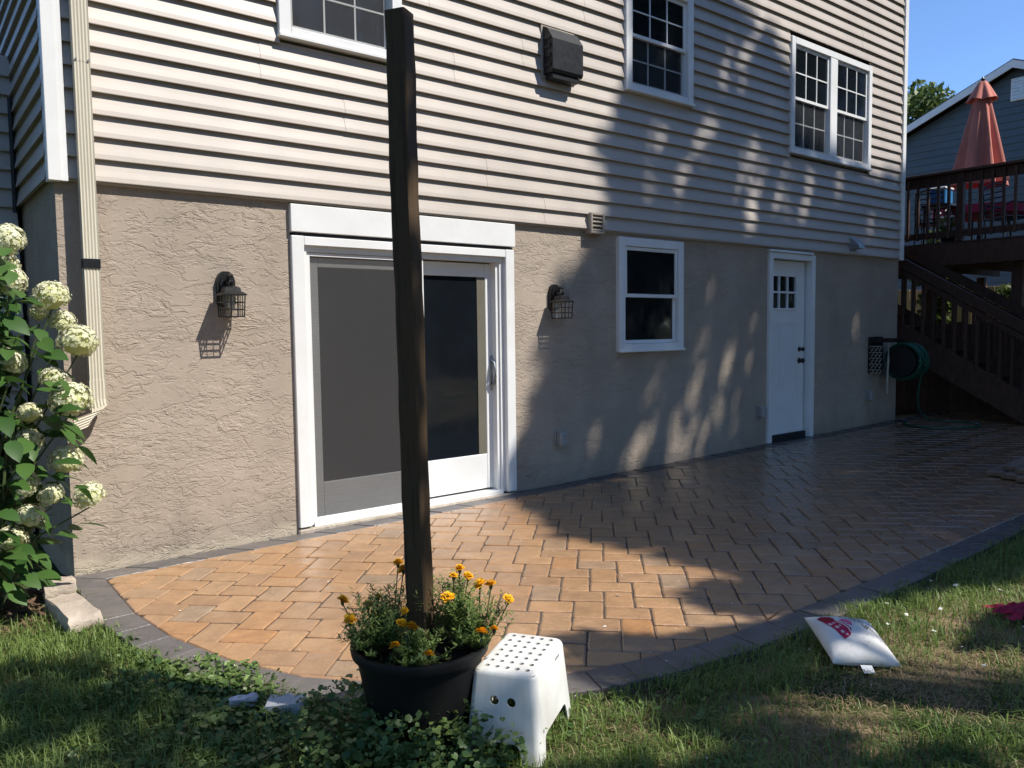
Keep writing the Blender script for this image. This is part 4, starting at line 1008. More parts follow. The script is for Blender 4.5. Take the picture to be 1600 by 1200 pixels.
shade_tree('shade_tree', CROWN_B, [(-1.1, -3.3, -.9, -3.35, .08), (-1.2, -5.4, -.7, -5.5, .10), (-1.6, -2.5, -1.4, -2.5, .08), (-1.9, -4.4, -1.5, -4.5, .1), (-.9, -6.1, -.3, -6.2, .12), (-.8, -4.2, -.75, -4.3, .06), (-1.3, -3.9, -1.1, -3.95, .06)], (3.6, -11.5, 0), 'leafy tree out of view behind the camera shading the lawn', 7000, 6.8, 8.6, size=.19)
shade_tree('shade_tree', CROWN_C, [(.9, -4.9, .75, -5.0, .06)], (9.0, -12.5, 0), 'slim leafy tree out of view shading the patio edge', 2100, 7.0, 8.2)
shade_tree('shade_tree', CROWN_D, [], (10.5, -14.5, 0), 'slim leafy tree out of view shading the lawn beside the cushion', 900, 7.0, 8.2)

for k, (x, y, h, lab) in enumerate(((-7.5, -1.5, 8, 'dense tree out of view left of the lawn'), (-6.0, 5.5, 9, 'dense tree out of view beyond the left side of the house'), (-8.0, -8.0, 9, 'dense tree out of view at the left rear of the garden'), (-4.0, -16, 10, 'dense tree out of view behind the camera on the left'), (3.0, -19, 10, 'dense tree out of view straight behind the camera'), (10.0, -20, 11, 'dense tree out of view behind the camera on the right'), (17.5, -19, 11, 'dense tree out of view at the right rear of the garden'), (22.0, -14.5, 8, 'dense tree out of view right of the deck'), (26.5, -19, 10, 'dense tree out of view far right behind the deck'), (30, -12, 9, 'dense tree out of view at the far right'), (13.5, -17, 6, 'bushy low tree out of view behind the shade tree'), (38, -20, 11, 'dense tree out of view in the far distance on the right'), (20.5, -24, 10, 'dense tree out of view at the garden end'))):
    tree('added_garden_tree', (x, y, 0), h, rblobs(x, y, h*.46, 2.7, 2.7, h*.40, 28, 1.55), 3800, .44, 'tree_leaf', lab, 'added unseen trees that cut the sky light', .25)  # unseen trees added to cut sky fill and darken window reflections

# ================================================================== PLANTER, POST, MARIGOLDS, STOOL
PC = Vector((1.405, -2.835, gz(1.405, -2.835)))
t = root('planter_pot', PC, 'round black planter pot holding the timber post and marigolds', 'planter')
RZ = .325
mb = MB(); mb.lathe([(.165, PC.z+.004), (.178, PC.z+.06), (.205, .20), (.222, RZ-.035), (.238, RZ-.032), (.242, RZ-.01), (.238, RZ), (.224, RZ), (.218, RZ-.02), (.205, .20)], PC.x, PC.y, 48, False)
part('pot', mb, 'pot', t, True)
mb = MB(); n = 36
for k, r_ in enumerate((0, .06, .12, .17, .214)):
    for j in range(n): mb.v.append((PC.x+r_*math.cos(2*math.pi*j/n), PC.y+r_*math.sin(2*math.pi*j/n), RZ-.06+.018*math.sin(j*1.7+k*2.1)+.03*(1-r_/.2)))
for k in range(4):
    for j in range(n): mb.f.append((k*n+j, k*n+(j+1) % n, (k+1)*n+(j+1) % n, (k+1)*n+j))
part('soil', mb, 'soil', t)
# post: square timber, turned so that one edge faces the viewer, leaning a little to the left
POST = root('timber_post', (PC.x+.004, PC.y-.003, .22), 'tall dark weathered timber post standing in the black planter', 'post')
mb = MB(); hw = .037; H = 2.235
secs = 22
for k in range(secs+1):
    z = H*k/secs; w = hw + .0012*math.sin(k*2.3)
    q = w*.86
    for x, y in ((-w, -q), (-q, -w), (q, -w), (w, -q), (w, q), (q, w), (-q, w), (-w, q)): mb.v.append((x+.0018*math.sin(k*.7), y+.0015*math.cos(k*.9), z))
for k in range(secs):
    for j in range(8): mb.f.append((k*8+j, k*8+(j+1) % 8, (k+1)*8+(j+1) % 8, (k+1)*8+j))
mb.f += [tuple(range(8))[::-1], tuple(range(secs*8, secs*8+8))]
o = bpy.data.objects.new('timber', mb.mesh('timber', 'post')); COL.objects.link(o); o.parent = POST
n1 = R(211.5)
lean = Matrix.Rotation(R(.85), 4, Vector((-.62, -.78, 0)))
POST.rotation_euler = (lean @ Matrix.Rotation(n1+math.pi/2, 4, 'Z')).to_euler()

# marigolds
def ferny(base, h, spread, n, rng):
    """many fine leaflets on arching stems; returns arrays of quads"""
    V = []; T = []
    for k in range(n):
        a_ = rng.uniform(0, 2*math.pi); lean_ = rng.uniform(.1, 1)*spread; hh = h*rng.uniform(.35, 1.05)
        p0 = np.array(base)+np.array([rng.normal(0, .02), rng.normal(0, .02), 0]); dirv = np.array([math.cos(a_)*lean_, math.sin(a_)*lean_, hh])
        m_ = rng.integers(9, 15); tv = rng.random()
        for q in range(m_):
            f_ = .35+.65*q/m_; p = p0+dirv*f_+np.array([0, 0, -.04*f_*f_*lean_/max(spread, .01)])
            for s in (-1, 1):
                b = rng.uniform(0, 2*math.pi); ln = rng.uniform(.014, .032); w = rng.uniform(.0022, .0042)
                d = np.array([math.cos(b), math.sin(b), rng.uniform(.1, .9)]); d /= np.linalg.norm(d); sd = np.cross(d, [0, 0, 1.]); sd /= np.linalg.norm(sd)
                V += [p, p+d*ln*.5+sd*w, p+d*ln, p+d*ln*.5-sd*w]; T += [min(1, max(0, tv*.6+.4*f_*rng.random()))]*4
    return np.array(V), np.array(T)
FL = [(1.172, -2.715, 0.484), (1.389, -2.72, 0.572), (1.388, -2.758, 0.557), (1.545, -2.882, 0.559), (1.583, -2.95, 0.51), (1.601, -2.99, 0.516), (1.636, -3.043, 0.47), (1.456, -2.939, 0.49), (1.169, -2.776, 0.435), (1.295, -2.901, 0.425), (1.315, -2.93, 0.417), (1.491, -3.082, 0.4), (1.25, -2.93, 0.369), (1.332, -3.007, 0.341), (1.264, -2.724, 0.449), (1.548, -3.076, 0.395), (1.291, -2.745, 0.478), (1.338, -2.846, 0.443), (1.5, -2.91, 0.548), (1.562, -2.908, 0.534)]
def flower_mesh(seed, r_=.0225):
    rng = np.random.default_rng(seed); V = []; T = []
    for lay, (rr_, z, nn) in enumerate(((1.0, 0, 13), (.78, .006, 11), (.52, .011, 8), (.28, .014, 5))):
        for k in range(nn):
            a_ = 2*math.pi*(k+rng.uniform(-.25, .25))/nn; d = np.array([math.cos(a_), math.sin(a_), rng.uniform(-.15, .35)]); sd = np.array([-math.sin(a_), math.cos(a_), rng.uniform(-.3, .3)])
            L_ = r_*rr_*rng.uniform(.85, 1.15); w = L_*.36+.002
            V += [np.array([0, 0, z]), d*L_*.6+sd*w+[0, 0, z+.002], d*L_+[0, 0, z+rng.uniform(-.002, .003)], d*L_*.6-sd*w+[0, 0, z+.002]]; T += [rng.random()*.6+.1*lay]*4
    return fast_mesh('blossom', np.array(V), np.arange(len(V)).reshape(-1, 4), 'marigold', T)
flm = [flower_mesh(s) for s in range(4)]
PL = [((1.26, -2.78), .24, .15, 'dark leaved marigold plant spilling over the left rim of the planter', 115), ((1.34, -2.73), .27, .11, 'tall marigold plant just left of the timber post', 110), ((1.52, -2.87), .29, .13, 'bright green marigold plant just right of the timber post', 140), ((1.55, -2.98), .23, .13, 'marigold plant at the right rim beside the white stool', 105), ((1.33, -2.93), .13, .11, 'low marigold plant at the front of the planter', 75)]
plants = []
for i, ((x, y), h, sp, lab, n) in enumerate(PL):
    b = (x, y, RZ-.05); t = root('marigold_plant', b, lab, 'flower plant', 'marigolds in the planter')
    V, T = ferny((0, 0, 0), h, sp, n, np.random.default_rng(40+i)); inst('foliage', fast_mesh('foliage', V, np.arange(len(V)).reshape(-1, 4), 'marigold_leaf', T), t); plants.append(t)
for k, p in enumerate(FL):
    i = min(range(len(PL)), key=lambda q: (PL[q][0][0]-p[0])**2+(PL[q][0][1]-p[1])**2); t = plants[i]; b = wloc(t); q = Vector(p)-b
    inst('blossom', flm[k % 4], t, q, (random.uniform(-.5, .5), random.uniform(-.5, .5), random.random()*6), random.uniform(.85, 1.15) * (.75 if k in (16, 17, 18, 15) else 1))
    m_ = MB(); m_.tube([(q.x*.25, q.y*.25, 0.02), (q.x*.7, q.y*.7, q.z*.6), (q.x, q.y, q.z-.012)], .0022, 5); m_.lathe([(.002, q.z-.02), (.006, q.z-.012), (.007, q.z-.002)], q.x, q.y, 8)
    part('flower_stem', m_, 'stem', t, False, True)

# step stool (one moulded shell with legs, drainage holes in the top and two grip holes)
def rrect(w, l, r_, n=5):
    out = []
    for cx, cy, a0 in ((w-r_, l-r_, 0), (-w+r_, l-r_, 90), (-w+r_, -l+r_, 180), (w-r_, -l+r_, 270)):
        for k in range(n+1): a_ = R(a0+90*k/n); out.append((cx+r_*math.cos(a_), cy+r_*math.sin(a_)))
    return out
def loft(rings):
    mb = MB(); n = len(rings[0][0])
    for p, z in rings: mb.v += [(x, y, z) for x, y in p]
    for i in range(len(rings)-1):
        for j in range(n): mb.f.append((i*n+j, i*n+(j+1) % n, (i+1)*n+(j+1) % n, (i+1)*n+j))
    mb.f += [tuple(range(n))[::-1], tuple(range((len(rings)-1)*n, len(rings)*n))]; return mb
SH = .292; tw_, tl_, bw_, bl_ = .110, .172, .136, .200
def wl_(z, ins=0): f_ = z/SH; return bw_+(tw_-bw_)*f_-ins, bl_+(tl_-bl_)*f_-ins
rg = []
for z, ins in ((0, 0), (.15, 0), (SH-.018, 0), (SH-.008, .003), (SH-.002, .009), (SH, .017)): w, l_ = wl_(z, ins); rg.append((rrect(w, l_, .022), z))
shell = loft(rg)
rg = []
for z in (-.02, SH-.006): w, l_ = wl_(z, .005); rg.append((rrect(w, l_, .018), z))
inner = loft(rg)
def arch(mb, half, h, axis, reach):
    pr = [(-half-.012, -.03), (half+.012, -.03), (half-.004, h-.03)] + [(half-.004-.026+.026*math.cos(a_), h-.03+.03*math.sin(a_)) for a_ in np.linspace(.3, 1.57, 5)] + [(-half+.004+.026-.026*math.cos(a_), h-.03+.03*math.sin(a_)) for a_ in np.linspace(1.57, .3, 5)] + [(-half+.004, h-.03)]
    mb.prism(pr, (lambda u, v, w: (u, w, v)) if axis == 'y' else (lambda u, v, w: (w, u, v)), -reach, reach)
cut1 = MB(); arch(cut1, .070, .060, 'y', .3)
cut2 = MB(); arch(cut2, .132, .072, 'x', .3)
holes = MB()
for i in range(5):
    for j in range(7): holes.lathe([(.0098, SH-.03), (.0098, SH+.02)], -.072+.036*i, -.135+.045*j, 12)
for sx in (-.030, .030):
    tt = MB(); tt.lathe([(.0155, -.25), (.0155, -.10)], 0, 0, 16); holes.add([(sx+x, z, .195+y) for x, y, z in tt.v], tt.f)
def boolean(a, cutters, mat):
    oa = bpy.data.objects.new('step_stool_body', a.mesh('step_stool_body', mat)); COL.objects.link(oa); obs = []
    for c in cutters:
        oc = bpy.data.objects.new('cutter', c.mesh('cutter', mat)); COL.objects.link(oc); obs.append(oc)
        md = oa.modifiers.new('b', 'BOOLEAN'); md.operation = 'DIFFERENCE'; md.object = oc; md.solver = 'EXACT'
    dg = bpy.context.evaluated_depsgraph_get(); me = bpy.data.meshes.new_from_object(oa.evaluated_get(dg))
    for oc in obs: bpy.data.objects.remove(oc)
    bpy.data.objects.remove(oa); return me
sme = boolean(shell, [inner, cut1, cut2, holes], 'white_shell')
sme.polygons.foreach_set('use_smooth', [True]*len(sme.polygons)); sme.set_sharp_from_angle(angle=R(32))
ST = root('step_stool', (1.692, -3.035, gz(1.7, -3.03)+.004), 'white plastic step stool with perforated top beside the black planter', 'step stool')
inst('body', sme, ST); ST.rotation_euler = (0, 0, R(-58))
for j in (0,):
    mb = MB(); w, l_ = wl_(.262); mb.box(w-.0015, w+.0012, .05, .10, .252, .262, .0005); part('grip_slot', mb, 'outlet', ST, False, True)

# ================================================================== PILLOW, CLOTH, STONES
PIL = root('cushion', (3.10, -3.50, gz(3.1, -3.5)), 'small white cushion with red and pink print lying on the grass', 'cushion')
def psurf(u, v, top=True):
    """cushion of half size .155; u, v in -1..1"""
    e = max(0, (1-u*u))*max(0, (1-v*v)); k = 1-.09*(1-u*u)*(v*v)-.0; k2 = 1-.09*(1-v*v)*(u*u)
    z = .068*e**.42 + .004*math.sin(5*u+3*v)*e + .003*math.sin(9*v-2*u)*e
    return (.155*u*k2, .155*v*k, z if top else -z*.85)
mb = MB(); N = 28
for top in (True, False):
    o_ = len(mb.v)
    for j in range(N+1):
        for i in range(N+1): mb.v.append(psurf(math.sin((i/N-.5)*math.pi), math.sin((j/N-.5)*math.pi), top))
    for j in range(N):
        for i in range(N):
            q = (o_+j*(N+1)+i, o_+j*(N+1)+i+1, o_+(j+1)*(N+1)+i+1, o_+(j+1)*(N+1)+i); mb.f.append(q if top else q[::-1])
part('cover', mb, 'pillow', PIL, True, True)
def decal(name, polys, mat, lift=.0016):
    mb = MB()
    for P in polys:
        bm = bmesh.new(); vs_ = [bm.verts.new((x, y, 0)) for x, y in P]; bm.faces.new(vs_); bmesh.ops.triangulate(bm, faces=bm.faces)
        for _ in range(2): bmesh.ops.subdivide_edges(bm, edges=bm.edges, cuts=1, use_grid_fill=True)
        bm.verts.index_update(); mb.add([(lambda p: (p[0], p[1], p[2]+lift))(psurf(v.co.x, v.co.y)) for v in bm.verts], [[v.index for v in f.verts] for f in bm.faces]); bm.free()
    return part(name, mb, mat, PIL, False, True)
def strokes(lines, w):
    out = []
    for L_ in lines:
        for (x0, y0), (x1, y1) in zip(L_[:-1], L_[1:]):
            d = Vector((x1-x0, y1-y0)); 
            if d.length < 1e-6: continue
            n_ = Vector((-d.y, d.x)).normalized()*w; e = d.normalized()*w*.5
            out.append([(x0-e.x+n_.x, y0-e.y+n_.y), (x0-e.x-n_.x, y0-e.y-n_.y), (x1+e.x-n_.x, y1+e.y-n_.y), (x1+e.x+n_.x, y1+e.y+n_.y)])
    return out
decal('print_band', [[(-.80, .62), (-.60, .05), (-.46, -.40), (-.20, -.22), (-.08, .02), (-.10, .22), (-.30, .42), (-.52, .62)]], 'print_red')
decal('print_cap', [[(-.84, .66), (-.77, .50), (-.55, .42), (-.34, .52), (-.44, .68), (-.66, .76)]], 'print_dark', .0022)
decal('print_tip', [[(-.26, .46), (-.10, .24), (-.02, .10), (.04, .28), (-.02, .46), (-.14, .52)]], 'print_pink', .0022)
st_ = []
for cx, cy, s in ((-.60, .28, .09), (-.47, .33, .06), (-.48, .10, .09), (-.40, -.10, .085), (-.30, -.2, .06), (-.36, .16, .05)):
    st_.append([(cx+s*(1 if k % 2 == 0 else .42)*math.cos(k*math.pi/5+cx*9), cy+s*(1 if k % 2 == 0 else .42)*math.sin(k*math.pi/5+cx*9)) for k in range(10)])
decal('print_stars', st_, 'print_white', .0032)
decal('print_stripes', strokes([[(-.36, .40), (-.24, .20), (-.16, .02), (-.16, -.1)], [(-.30, .44), (-.17, .24), (-.09, .06)]], .018), 'print_white', .0032)
sq = [[(-.16, .66), (-.10, .70), (-.05, .64), (.02, .52), (.14, .46)],
      [(.16, .58), (.18, .74), (.25, .72), (.26, .62), (.16, .58)], [(.30, .56), (.34, .72), (.40, .55)], [(.32, .63), (.39, .62)], [(.42, .70), (.52, .68), (.44, .54), (.54, .54)],
      [(.10, .42), (.20, .46), (.16, .36), (.28, .44), (.30, .36), (.38, .44), (.44, .38), (.50, .42)],
      [(.34, .26), (.40, .12), (.48, .22), (.44, .06), (.54, .18), (.60, .0), (.70, -.1), (.84, -.12)], [(.50, .24), (.62, .10), (.76, -.02), (.90, -.06)], [(.30, .24), (.34, .10), (.42, .02)]]
decal('print_lettering', strokes(sq, .011), 'print_black', .0022)
decal('dirt_spots', [[(x+.018*math.cos(k), y+.014*math.sin(k)) for k in range(6)] for x, y in ((.12, -.35), (.2, -.5), (.45, -.3), (.62, -.42), (-.1, -.5), (.1, -.62), (-.38, -.66), (.75, -.5), (.3, -.2))], 'outlet', .0018)
mb = MB(); mb.add([(-.03, -.150, -.006), (.022, -.150, -.006), (.024, -.185, -.018), (-.028, -.187, -.018), (-.03, -.150, -.004), (.022, -.150, -.004), (.024, -.186, -.016), (-.028, -.188, -.016)], [(0, 1, 2, 3), (7, 6, 5, 4), (0, 4, 5, 1), (1, 5, 6, 2), (2, 6, 7, 3), (3, 7, 4, 0)]); part('care_tag', mb, 'white', PIL, False, True)
PIL.location = (3.12, -3.49, gz(3.1, -3.5)+.070)
PIL.rotation_euler = (Matrix.Rotation(R(-38.5+2), 4, 'Z') @ Matrix.Rotation(R(15), 4, 'X') @ Matrix.Rotation(R(5), 4, 'Y')).to_euler()
PIL.scale = (.92, .98, .92)

t = root('pink_cloth', (4.12, -3.80, gz(4.08, -3.74)), 'crumpled bright pink cloth lying on the grass at right', 'cloth')
mb = MB(); N = 30
for j in range(N+1):
    for i in range(N+1):
        u, v = i/N*2-1, j/N*2-1; e = max(0, 1-u*u)*max(0, 1-v*v)
        z = .012+.05*e**.5*(.55+.3*math.sin(7*u+2*v)+.25*math.sin(9*v-4*u)+.2*math.sin(15*u*v+3))
        mb.v.append((.12*u*(1+.18*math.sin(7*v+1)+.1*math.sin(17*v)), .085*v*(1+.2*math.sin(6*u)+.12*math.sin(19*u)), max(.002, z*.8)))
for j in range(N):
    for i in range(N): mb.f.append((j*(N+1)+i, j*(N+1)+i+1, (j+1)*(N+1)+i+1, (j+1)*(N+1)+i))
o = part('fabric', mb, 'pink_cloth', t, True, True); t.rotation_euler = (0, 0, R(-35)); t.location.z += .03

def rough_block(name, c, dims, rz, mat, label, cat, seed):
    rnd = random.Random(seed); bm = bmesh.new(); bmesh.ops.create_cube(bm, size=1); bmesh.ops.subdivide_edges(bm, edges=bm.edges, cuts=3, use_grid_fill=True)
    for v in bm.verts:
        v.co = Vector((v.co.x*dims[0]*(1-.12*abs(v.co.z*2)**3), v.co.y*dims[1]*(1-.12*abs(v.co.z*2)**3), v.co.z*dims[2])) + Vector((rnd.uniform(-1, 1), rnd.uniform(-1, 1), rnd.uniform(-1, 1)))*.007
    m_ = MB(); bm.verts.index_update(); m_.add([v.co for v in bm.verts], [[v.index for v in f.verts] for f in bm.faces]); bm.free()
    o = part(name, m_, mat, None, True); o.location = c; o.rotation_euler = (0, 0, rz); tag(o, label, cat); return o
rough_block('edging_stone', (.66, -.72, .0), (.15, .46, .09), R(5), 'stone', 'rough pale edging stone at the left end of the paving', 'stone', 1)
rough_block('edging_stone', (.66, -.34, .02), (.15, .22, .10), R(-8), 'stone', 'broken pale stone beside the wall corner under the hydrangea', 'stone', 2)
rough_block('grey_stone', (1.10, -2.36, -.022), (.15, .10, .09), R(-38), 'blue_stone', 'smooth blue grey stone in the ground cover left of the planter', 'stone', 3)
rough_block('pink_chalk', (.985, -2.235, .01), (.10, .028, .028), R(-30), 'print_white', 'small pale pink stick lying left of the grey stone', 'stick', 4)

# ================================================================== HYDRANGEA
HB = (0.30, -.36, -.02)
hyd = root('hydrangea_bush', HB, 'hydrangea bush with big creamy white flower heads at house corner', 'shrub')
BL = [(0.492, -0.45, 1.882, 1.0), (0.475, -.40, 1.76, .9), (0.675, -0.45, 1.597, 1.05), (0.782, -0.47, 1.363, 1.15), (0.73, -.38, 1.47, .8), (0.735, -0.50, 1.06, 1.2), (0.67, -.42, 1.17, .8), (0.495, -0.45, 1.675, .95), (0.476, -0.5, 1.272, .85), (0.70, -0.47, 0.74, 1.0), (0.515, -0.45, 0.636, .85), (0.806, -0.45, 0.536, .95), (0.532, -0.45, 0.466, .85), (0.442, -0.45, 0.358, .9), (0.54, -0.45, 0.858, .8), (0.622, -0.5, 0.573, .75), (0.55, -0.45, 1.0, .7), (.30, -.6, 1.5, 1), (.25, -.6, 1.0, 1), (.2, -.55, .6, 1), (.1, -.4, 1.8, 1), (0.62, -.42, 1.52, .6)]
def head_mesh(seed):
    rng = np.random.default_rng(seed); n = 340; d = rng.normal(size=(n, 3)); d /= np.linalg.norm(d, axis=1, keepdims=True); d[:, 2] = np.where(d[:, 2] < -.6, -d[:, 2], d[:, 2])
    V = []; T = []
    for k in range(n):
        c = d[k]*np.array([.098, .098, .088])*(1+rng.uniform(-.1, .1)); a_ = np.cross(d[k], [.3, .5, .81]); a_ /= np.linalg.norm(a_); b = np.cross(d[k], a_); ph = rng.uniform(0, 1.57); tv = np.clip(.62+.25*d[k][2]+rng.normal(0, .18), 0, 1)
        for q in range(4):
            f1 = a_*math.cos(ph+q*1.571)+b*math.sin(ph+q*1.571); f2 = np.cross(d[k], f1); s = rng.uniform(.0105, .0145)
            V += [c, c+f1*s*.55+f2*s*.42+d[k]*.002, c+f1*s+d[k]*rng.uniform(-.002, .005), c+f1*s*.55-f2*s*.42+d[k]*.002]; T += [tv]*4
    V = np.array(V); return fast_mesh('flower_head', V, np.arange(len(V)).reshape(-1, 4), 'floret', T)
hm = [head_mesh(s) for s in range(3)]
core = MB(); core.lathe([(.01, -.07), (.06, -.045), (.078, 0), (.06, .05), (.01, .07)], 0, 0, 12); core_me = core.mesh('flower_core', M['floret'])
stems = MB()
for k, (x, y, z, s) in enumerate(BL):
    h = inst('flower_head', hm[k % 3], hyd, (x-HB[0], y-HB[1], z-HB[2]), (random.uniform(-.5, .5), random.uniform(-.5, .5), random.random()*6), (s*.84, s*.84, s*.86))
    inst('flower_core', core_me, h)
    b = Vector((HB[0]+random.uniform(-.12, .12), HB[1]+random.uniform(-.1, .1), HB[2])); p = Vector((x, y, z)); stems.tube([b, b.lerp(p, .5)+Vector((-.04, .03, .08)), p+Vector((0, 0, -.06))], [.009, .007, .004], 6)
part('stems', stems, 'stem', hyd)
def hyd_leaf_mesh():
    mb = MB(); prof = [(0, .0), (.12, .30), (.32, .46), (.55, .44), (.78, .27), (1.0, 0)]
    for u, w in prof:
        zc = -.22*u*u
        mb.v += [(u, -w*.62, zc+.10*w), (u, 0, zc), (u, w*.62, zc+.10*w)]
    for i in range(len(prof)-1):
        for j in (0, 1): mb.f.append((i*3+j, i*3+j+1, (i+1)*3+j+1, (i+1)*3+j))
    me = bpy.data.meshes.new('leaf'); me.from_pydata(mb.v, [], mb.f); me.materials.append(M['hyd_leaf']); me.polygons.foreach_set('use_smooth', [True]*len(me.polygons)); return me
lm = hyd_leaf_mesh()
rnd = random.Random(5)
cnt = 0
while cnt < 290:
    z = rnd.uniform(.12, 1.85); xm = .80 if z < 1.45 else .62-.25*(z-1.45)
    if z < .35: xm = .62
    x = rnd.uniform(.22, xm-.06); y = rnd.uniform(-.72, -.28)
    if x > .66 and rnd.random() < .45: continue
    a_ = math.atan2(y+.36-.1, x-.3)+rnd.uniform(-.9, .9); s = rnd.uniform(.085, .15)
    inst('leaf', lm, hyd, (x-HB[0], y-HB[1], z-HB[2]), (rnd.uniform(-.6, .6), rnd.uniform(-.25, .75), a_), s); cnt += 1
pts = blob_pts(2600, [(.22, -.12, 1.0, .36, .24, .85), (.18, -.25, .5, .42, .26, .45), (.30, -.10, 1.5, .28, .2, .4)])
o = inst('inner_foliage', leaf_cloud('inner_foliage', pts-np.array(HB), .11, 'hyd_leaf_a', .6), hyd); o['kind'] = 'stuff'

# ================================================================== GRASS, GROUND COVER, LITTER
CREEP = inset_poly(OUT, .045)
def in_out(x, y): return inside(CREEP if math.sin(x*23)+math.sin(y*31+x*11) > .2 else OUT, x, y)
def vnoise(x, y, s, seed=0):
    return (np.sin(x*s*1.7+seed)+np.sin(y*s*2.1+seed*2.3+x*s*.6)+np.sin((x+y)*s*1.1+seed*.7)+np.sin((x-1.7*y)*s*.8+seed*3.1))/4
def sample_lawn(n, x0, x1, y0, y1, rng):
    x = rng.uniform(x0, x1, n); y = rng.uniform(y0, y1, n)
    k = np.array([not in_out(a_, b) for a_, b in zip(x, y)]); x, y = x[k], y[k]
    k = ~((y > -.30) | ((x-PC.x)**2+(y-PC.y)**2 < .165**2)); x, y = x[k], y[k]
    # keep what the view can see (with a margin for a step to the side)
    dx, dy = x-CAM.x, y-CAM.y; dep = dx*.62+dy*.785; lat = dx*.783-dy*.62
    k = (dep > 1.7) & (np.abs(lat) < dep*.82+.35); return x[k], y[k]
def bare(x, y):
    d1 = np.exp(-(((x-2.62)/.34)**2+((y+3.66)/.17)**2)); d2 = np.exp(-(((x-3.30)/.60)**2+((y+3.84)/.25)**2)); d3 = np.exp(-(((x-1.95)/.18)**2+((y+3.32)/.12)**2)); d4 = np.exp(-(((x-.5)/.22)**2+((y+.45)/.28)**2)); d5 = np.exp(-(((x-4.1)/.5)**2+((y+4.25)/.2)**2))
    return np.clip(d1*1.1+d2*1.25+d3*.8+d4*1.2+d5*.6+.30*vnoise(x, y, 5, 1), 0, 1)
def ivy_zone(x, y):
    d = np.exp(-(((x-.95)/.42)**2+((y+2.45)/.34)**2)); d2 = np.exp(-(((x-1.22)/.34)**2+((y+2.95)/.36)**2)); d3 = np.exp(-(((x-.82)/.22)**2+((y+1.75)/.40)**2))
    return np.clip(d*.8+d2*.8+d3*.7+.22*vnoise(x, y, 6, 4), 0, .85)
def blades(x, y, h, w, lean_, tint, name, mat, rng):
    n = len(x); z = np.array([gz(a_, b) for a_, b in zip(x, y)]); a_ = rng.uniform(0, 2*np.pi, n); dx, dy = np.cos(a_), np.sin(a_); sx, sy = -dy, dx
    base = np.stack([x, y, z-.004], 1); side = np.stack([sx, sy, np.zeros(n)], 1)*w[:, None]*.5; d = np.stack([dx, dy, np.zeros(n)], 1)
    up = np.array([0, 0, 1.])
    p1 = base+d*(h*lean_*.30)[:, None]+up*(h*.6)[:, None]; p2 = base+d*(h*lean_)[:, None]+up*(h*(1-.35*np.minimum(lean_, 1.6)))[:, None]
    V = np.stack([base-side, base+side, p1+side*.8, p1-side*.8, p2], 1).reshape(-1, 3); i = np.arange(n)[:, None]*5
    F = np.concatenate([i+np.array([[0, 1, 2]]), i+np.array([[0, 2, 3]]), i+np.array([[3, 2, 4]])], 0)
    me = fast_mesh(name, V, F, mat, np.repeat(tint, 5)); return me
rng = np.random.default_rng(3)
x, y = sample_lawn(330000, -1.6, 7.4, -4.7, -.3, rng)
dens = np.clip(1-.93*bare(x, y), .04, 1)*np.clip(1-.5*ivy_zone(x, y), .1, 1); dens *= np.clip(.7+.45*vnoise(x, y, 14, 2), .15, 1)
far_ = np.hypot(x-CAM.x, y-CAM.y); dens *= np.clip(3.6/far_, .4, 1)
k = rng.random(len(x)) < dens; x, y = x[k], y[k]
tf = .5+.5*vnoise(x, y, 9, 3); h = (.038+.045*rng.random(len(x)))*(.7+.65*tf); left = x < .75; h = h*np.where(left, 1.15, .95)
tint = np.clip(.45+.28*vnoise(x, y, 4, 6)+rng.normal(0, .18, len(x)), 0, 1)
g = inst('grass', blades(x, y, h, .0030+.0018*rng.random(len(x)), .25+1.15*rng.random(len(x))**1.3, tint, 'grass', 'grass', rng)); tag(g, 'short green lawn grass around the patio', 'grass', kind='stuff')
x, y = sample_lawn(150000, -1.6, 7.4, -4.7, -.3, rng); k = rng.random(len(x)) < np.clip(bare(x, y)*.95+.08, 0, 1)*np.clip(1-ivy_zone(x, y), .1, 1); x, y = x[k], y[k]
g = inst('dry_grass', blades(x, y, .015+.03*rng.random(len(x)), .0026+.0014*rng.random(len(x)), .7+1.6*rng.random(len(x)), rng.random(len(x)), 'dry_grass', 'dry_grass', rng)); tag(g, 'dry straw coloured grass on the worn lawn patches', 'dry grass', kind='stuff')
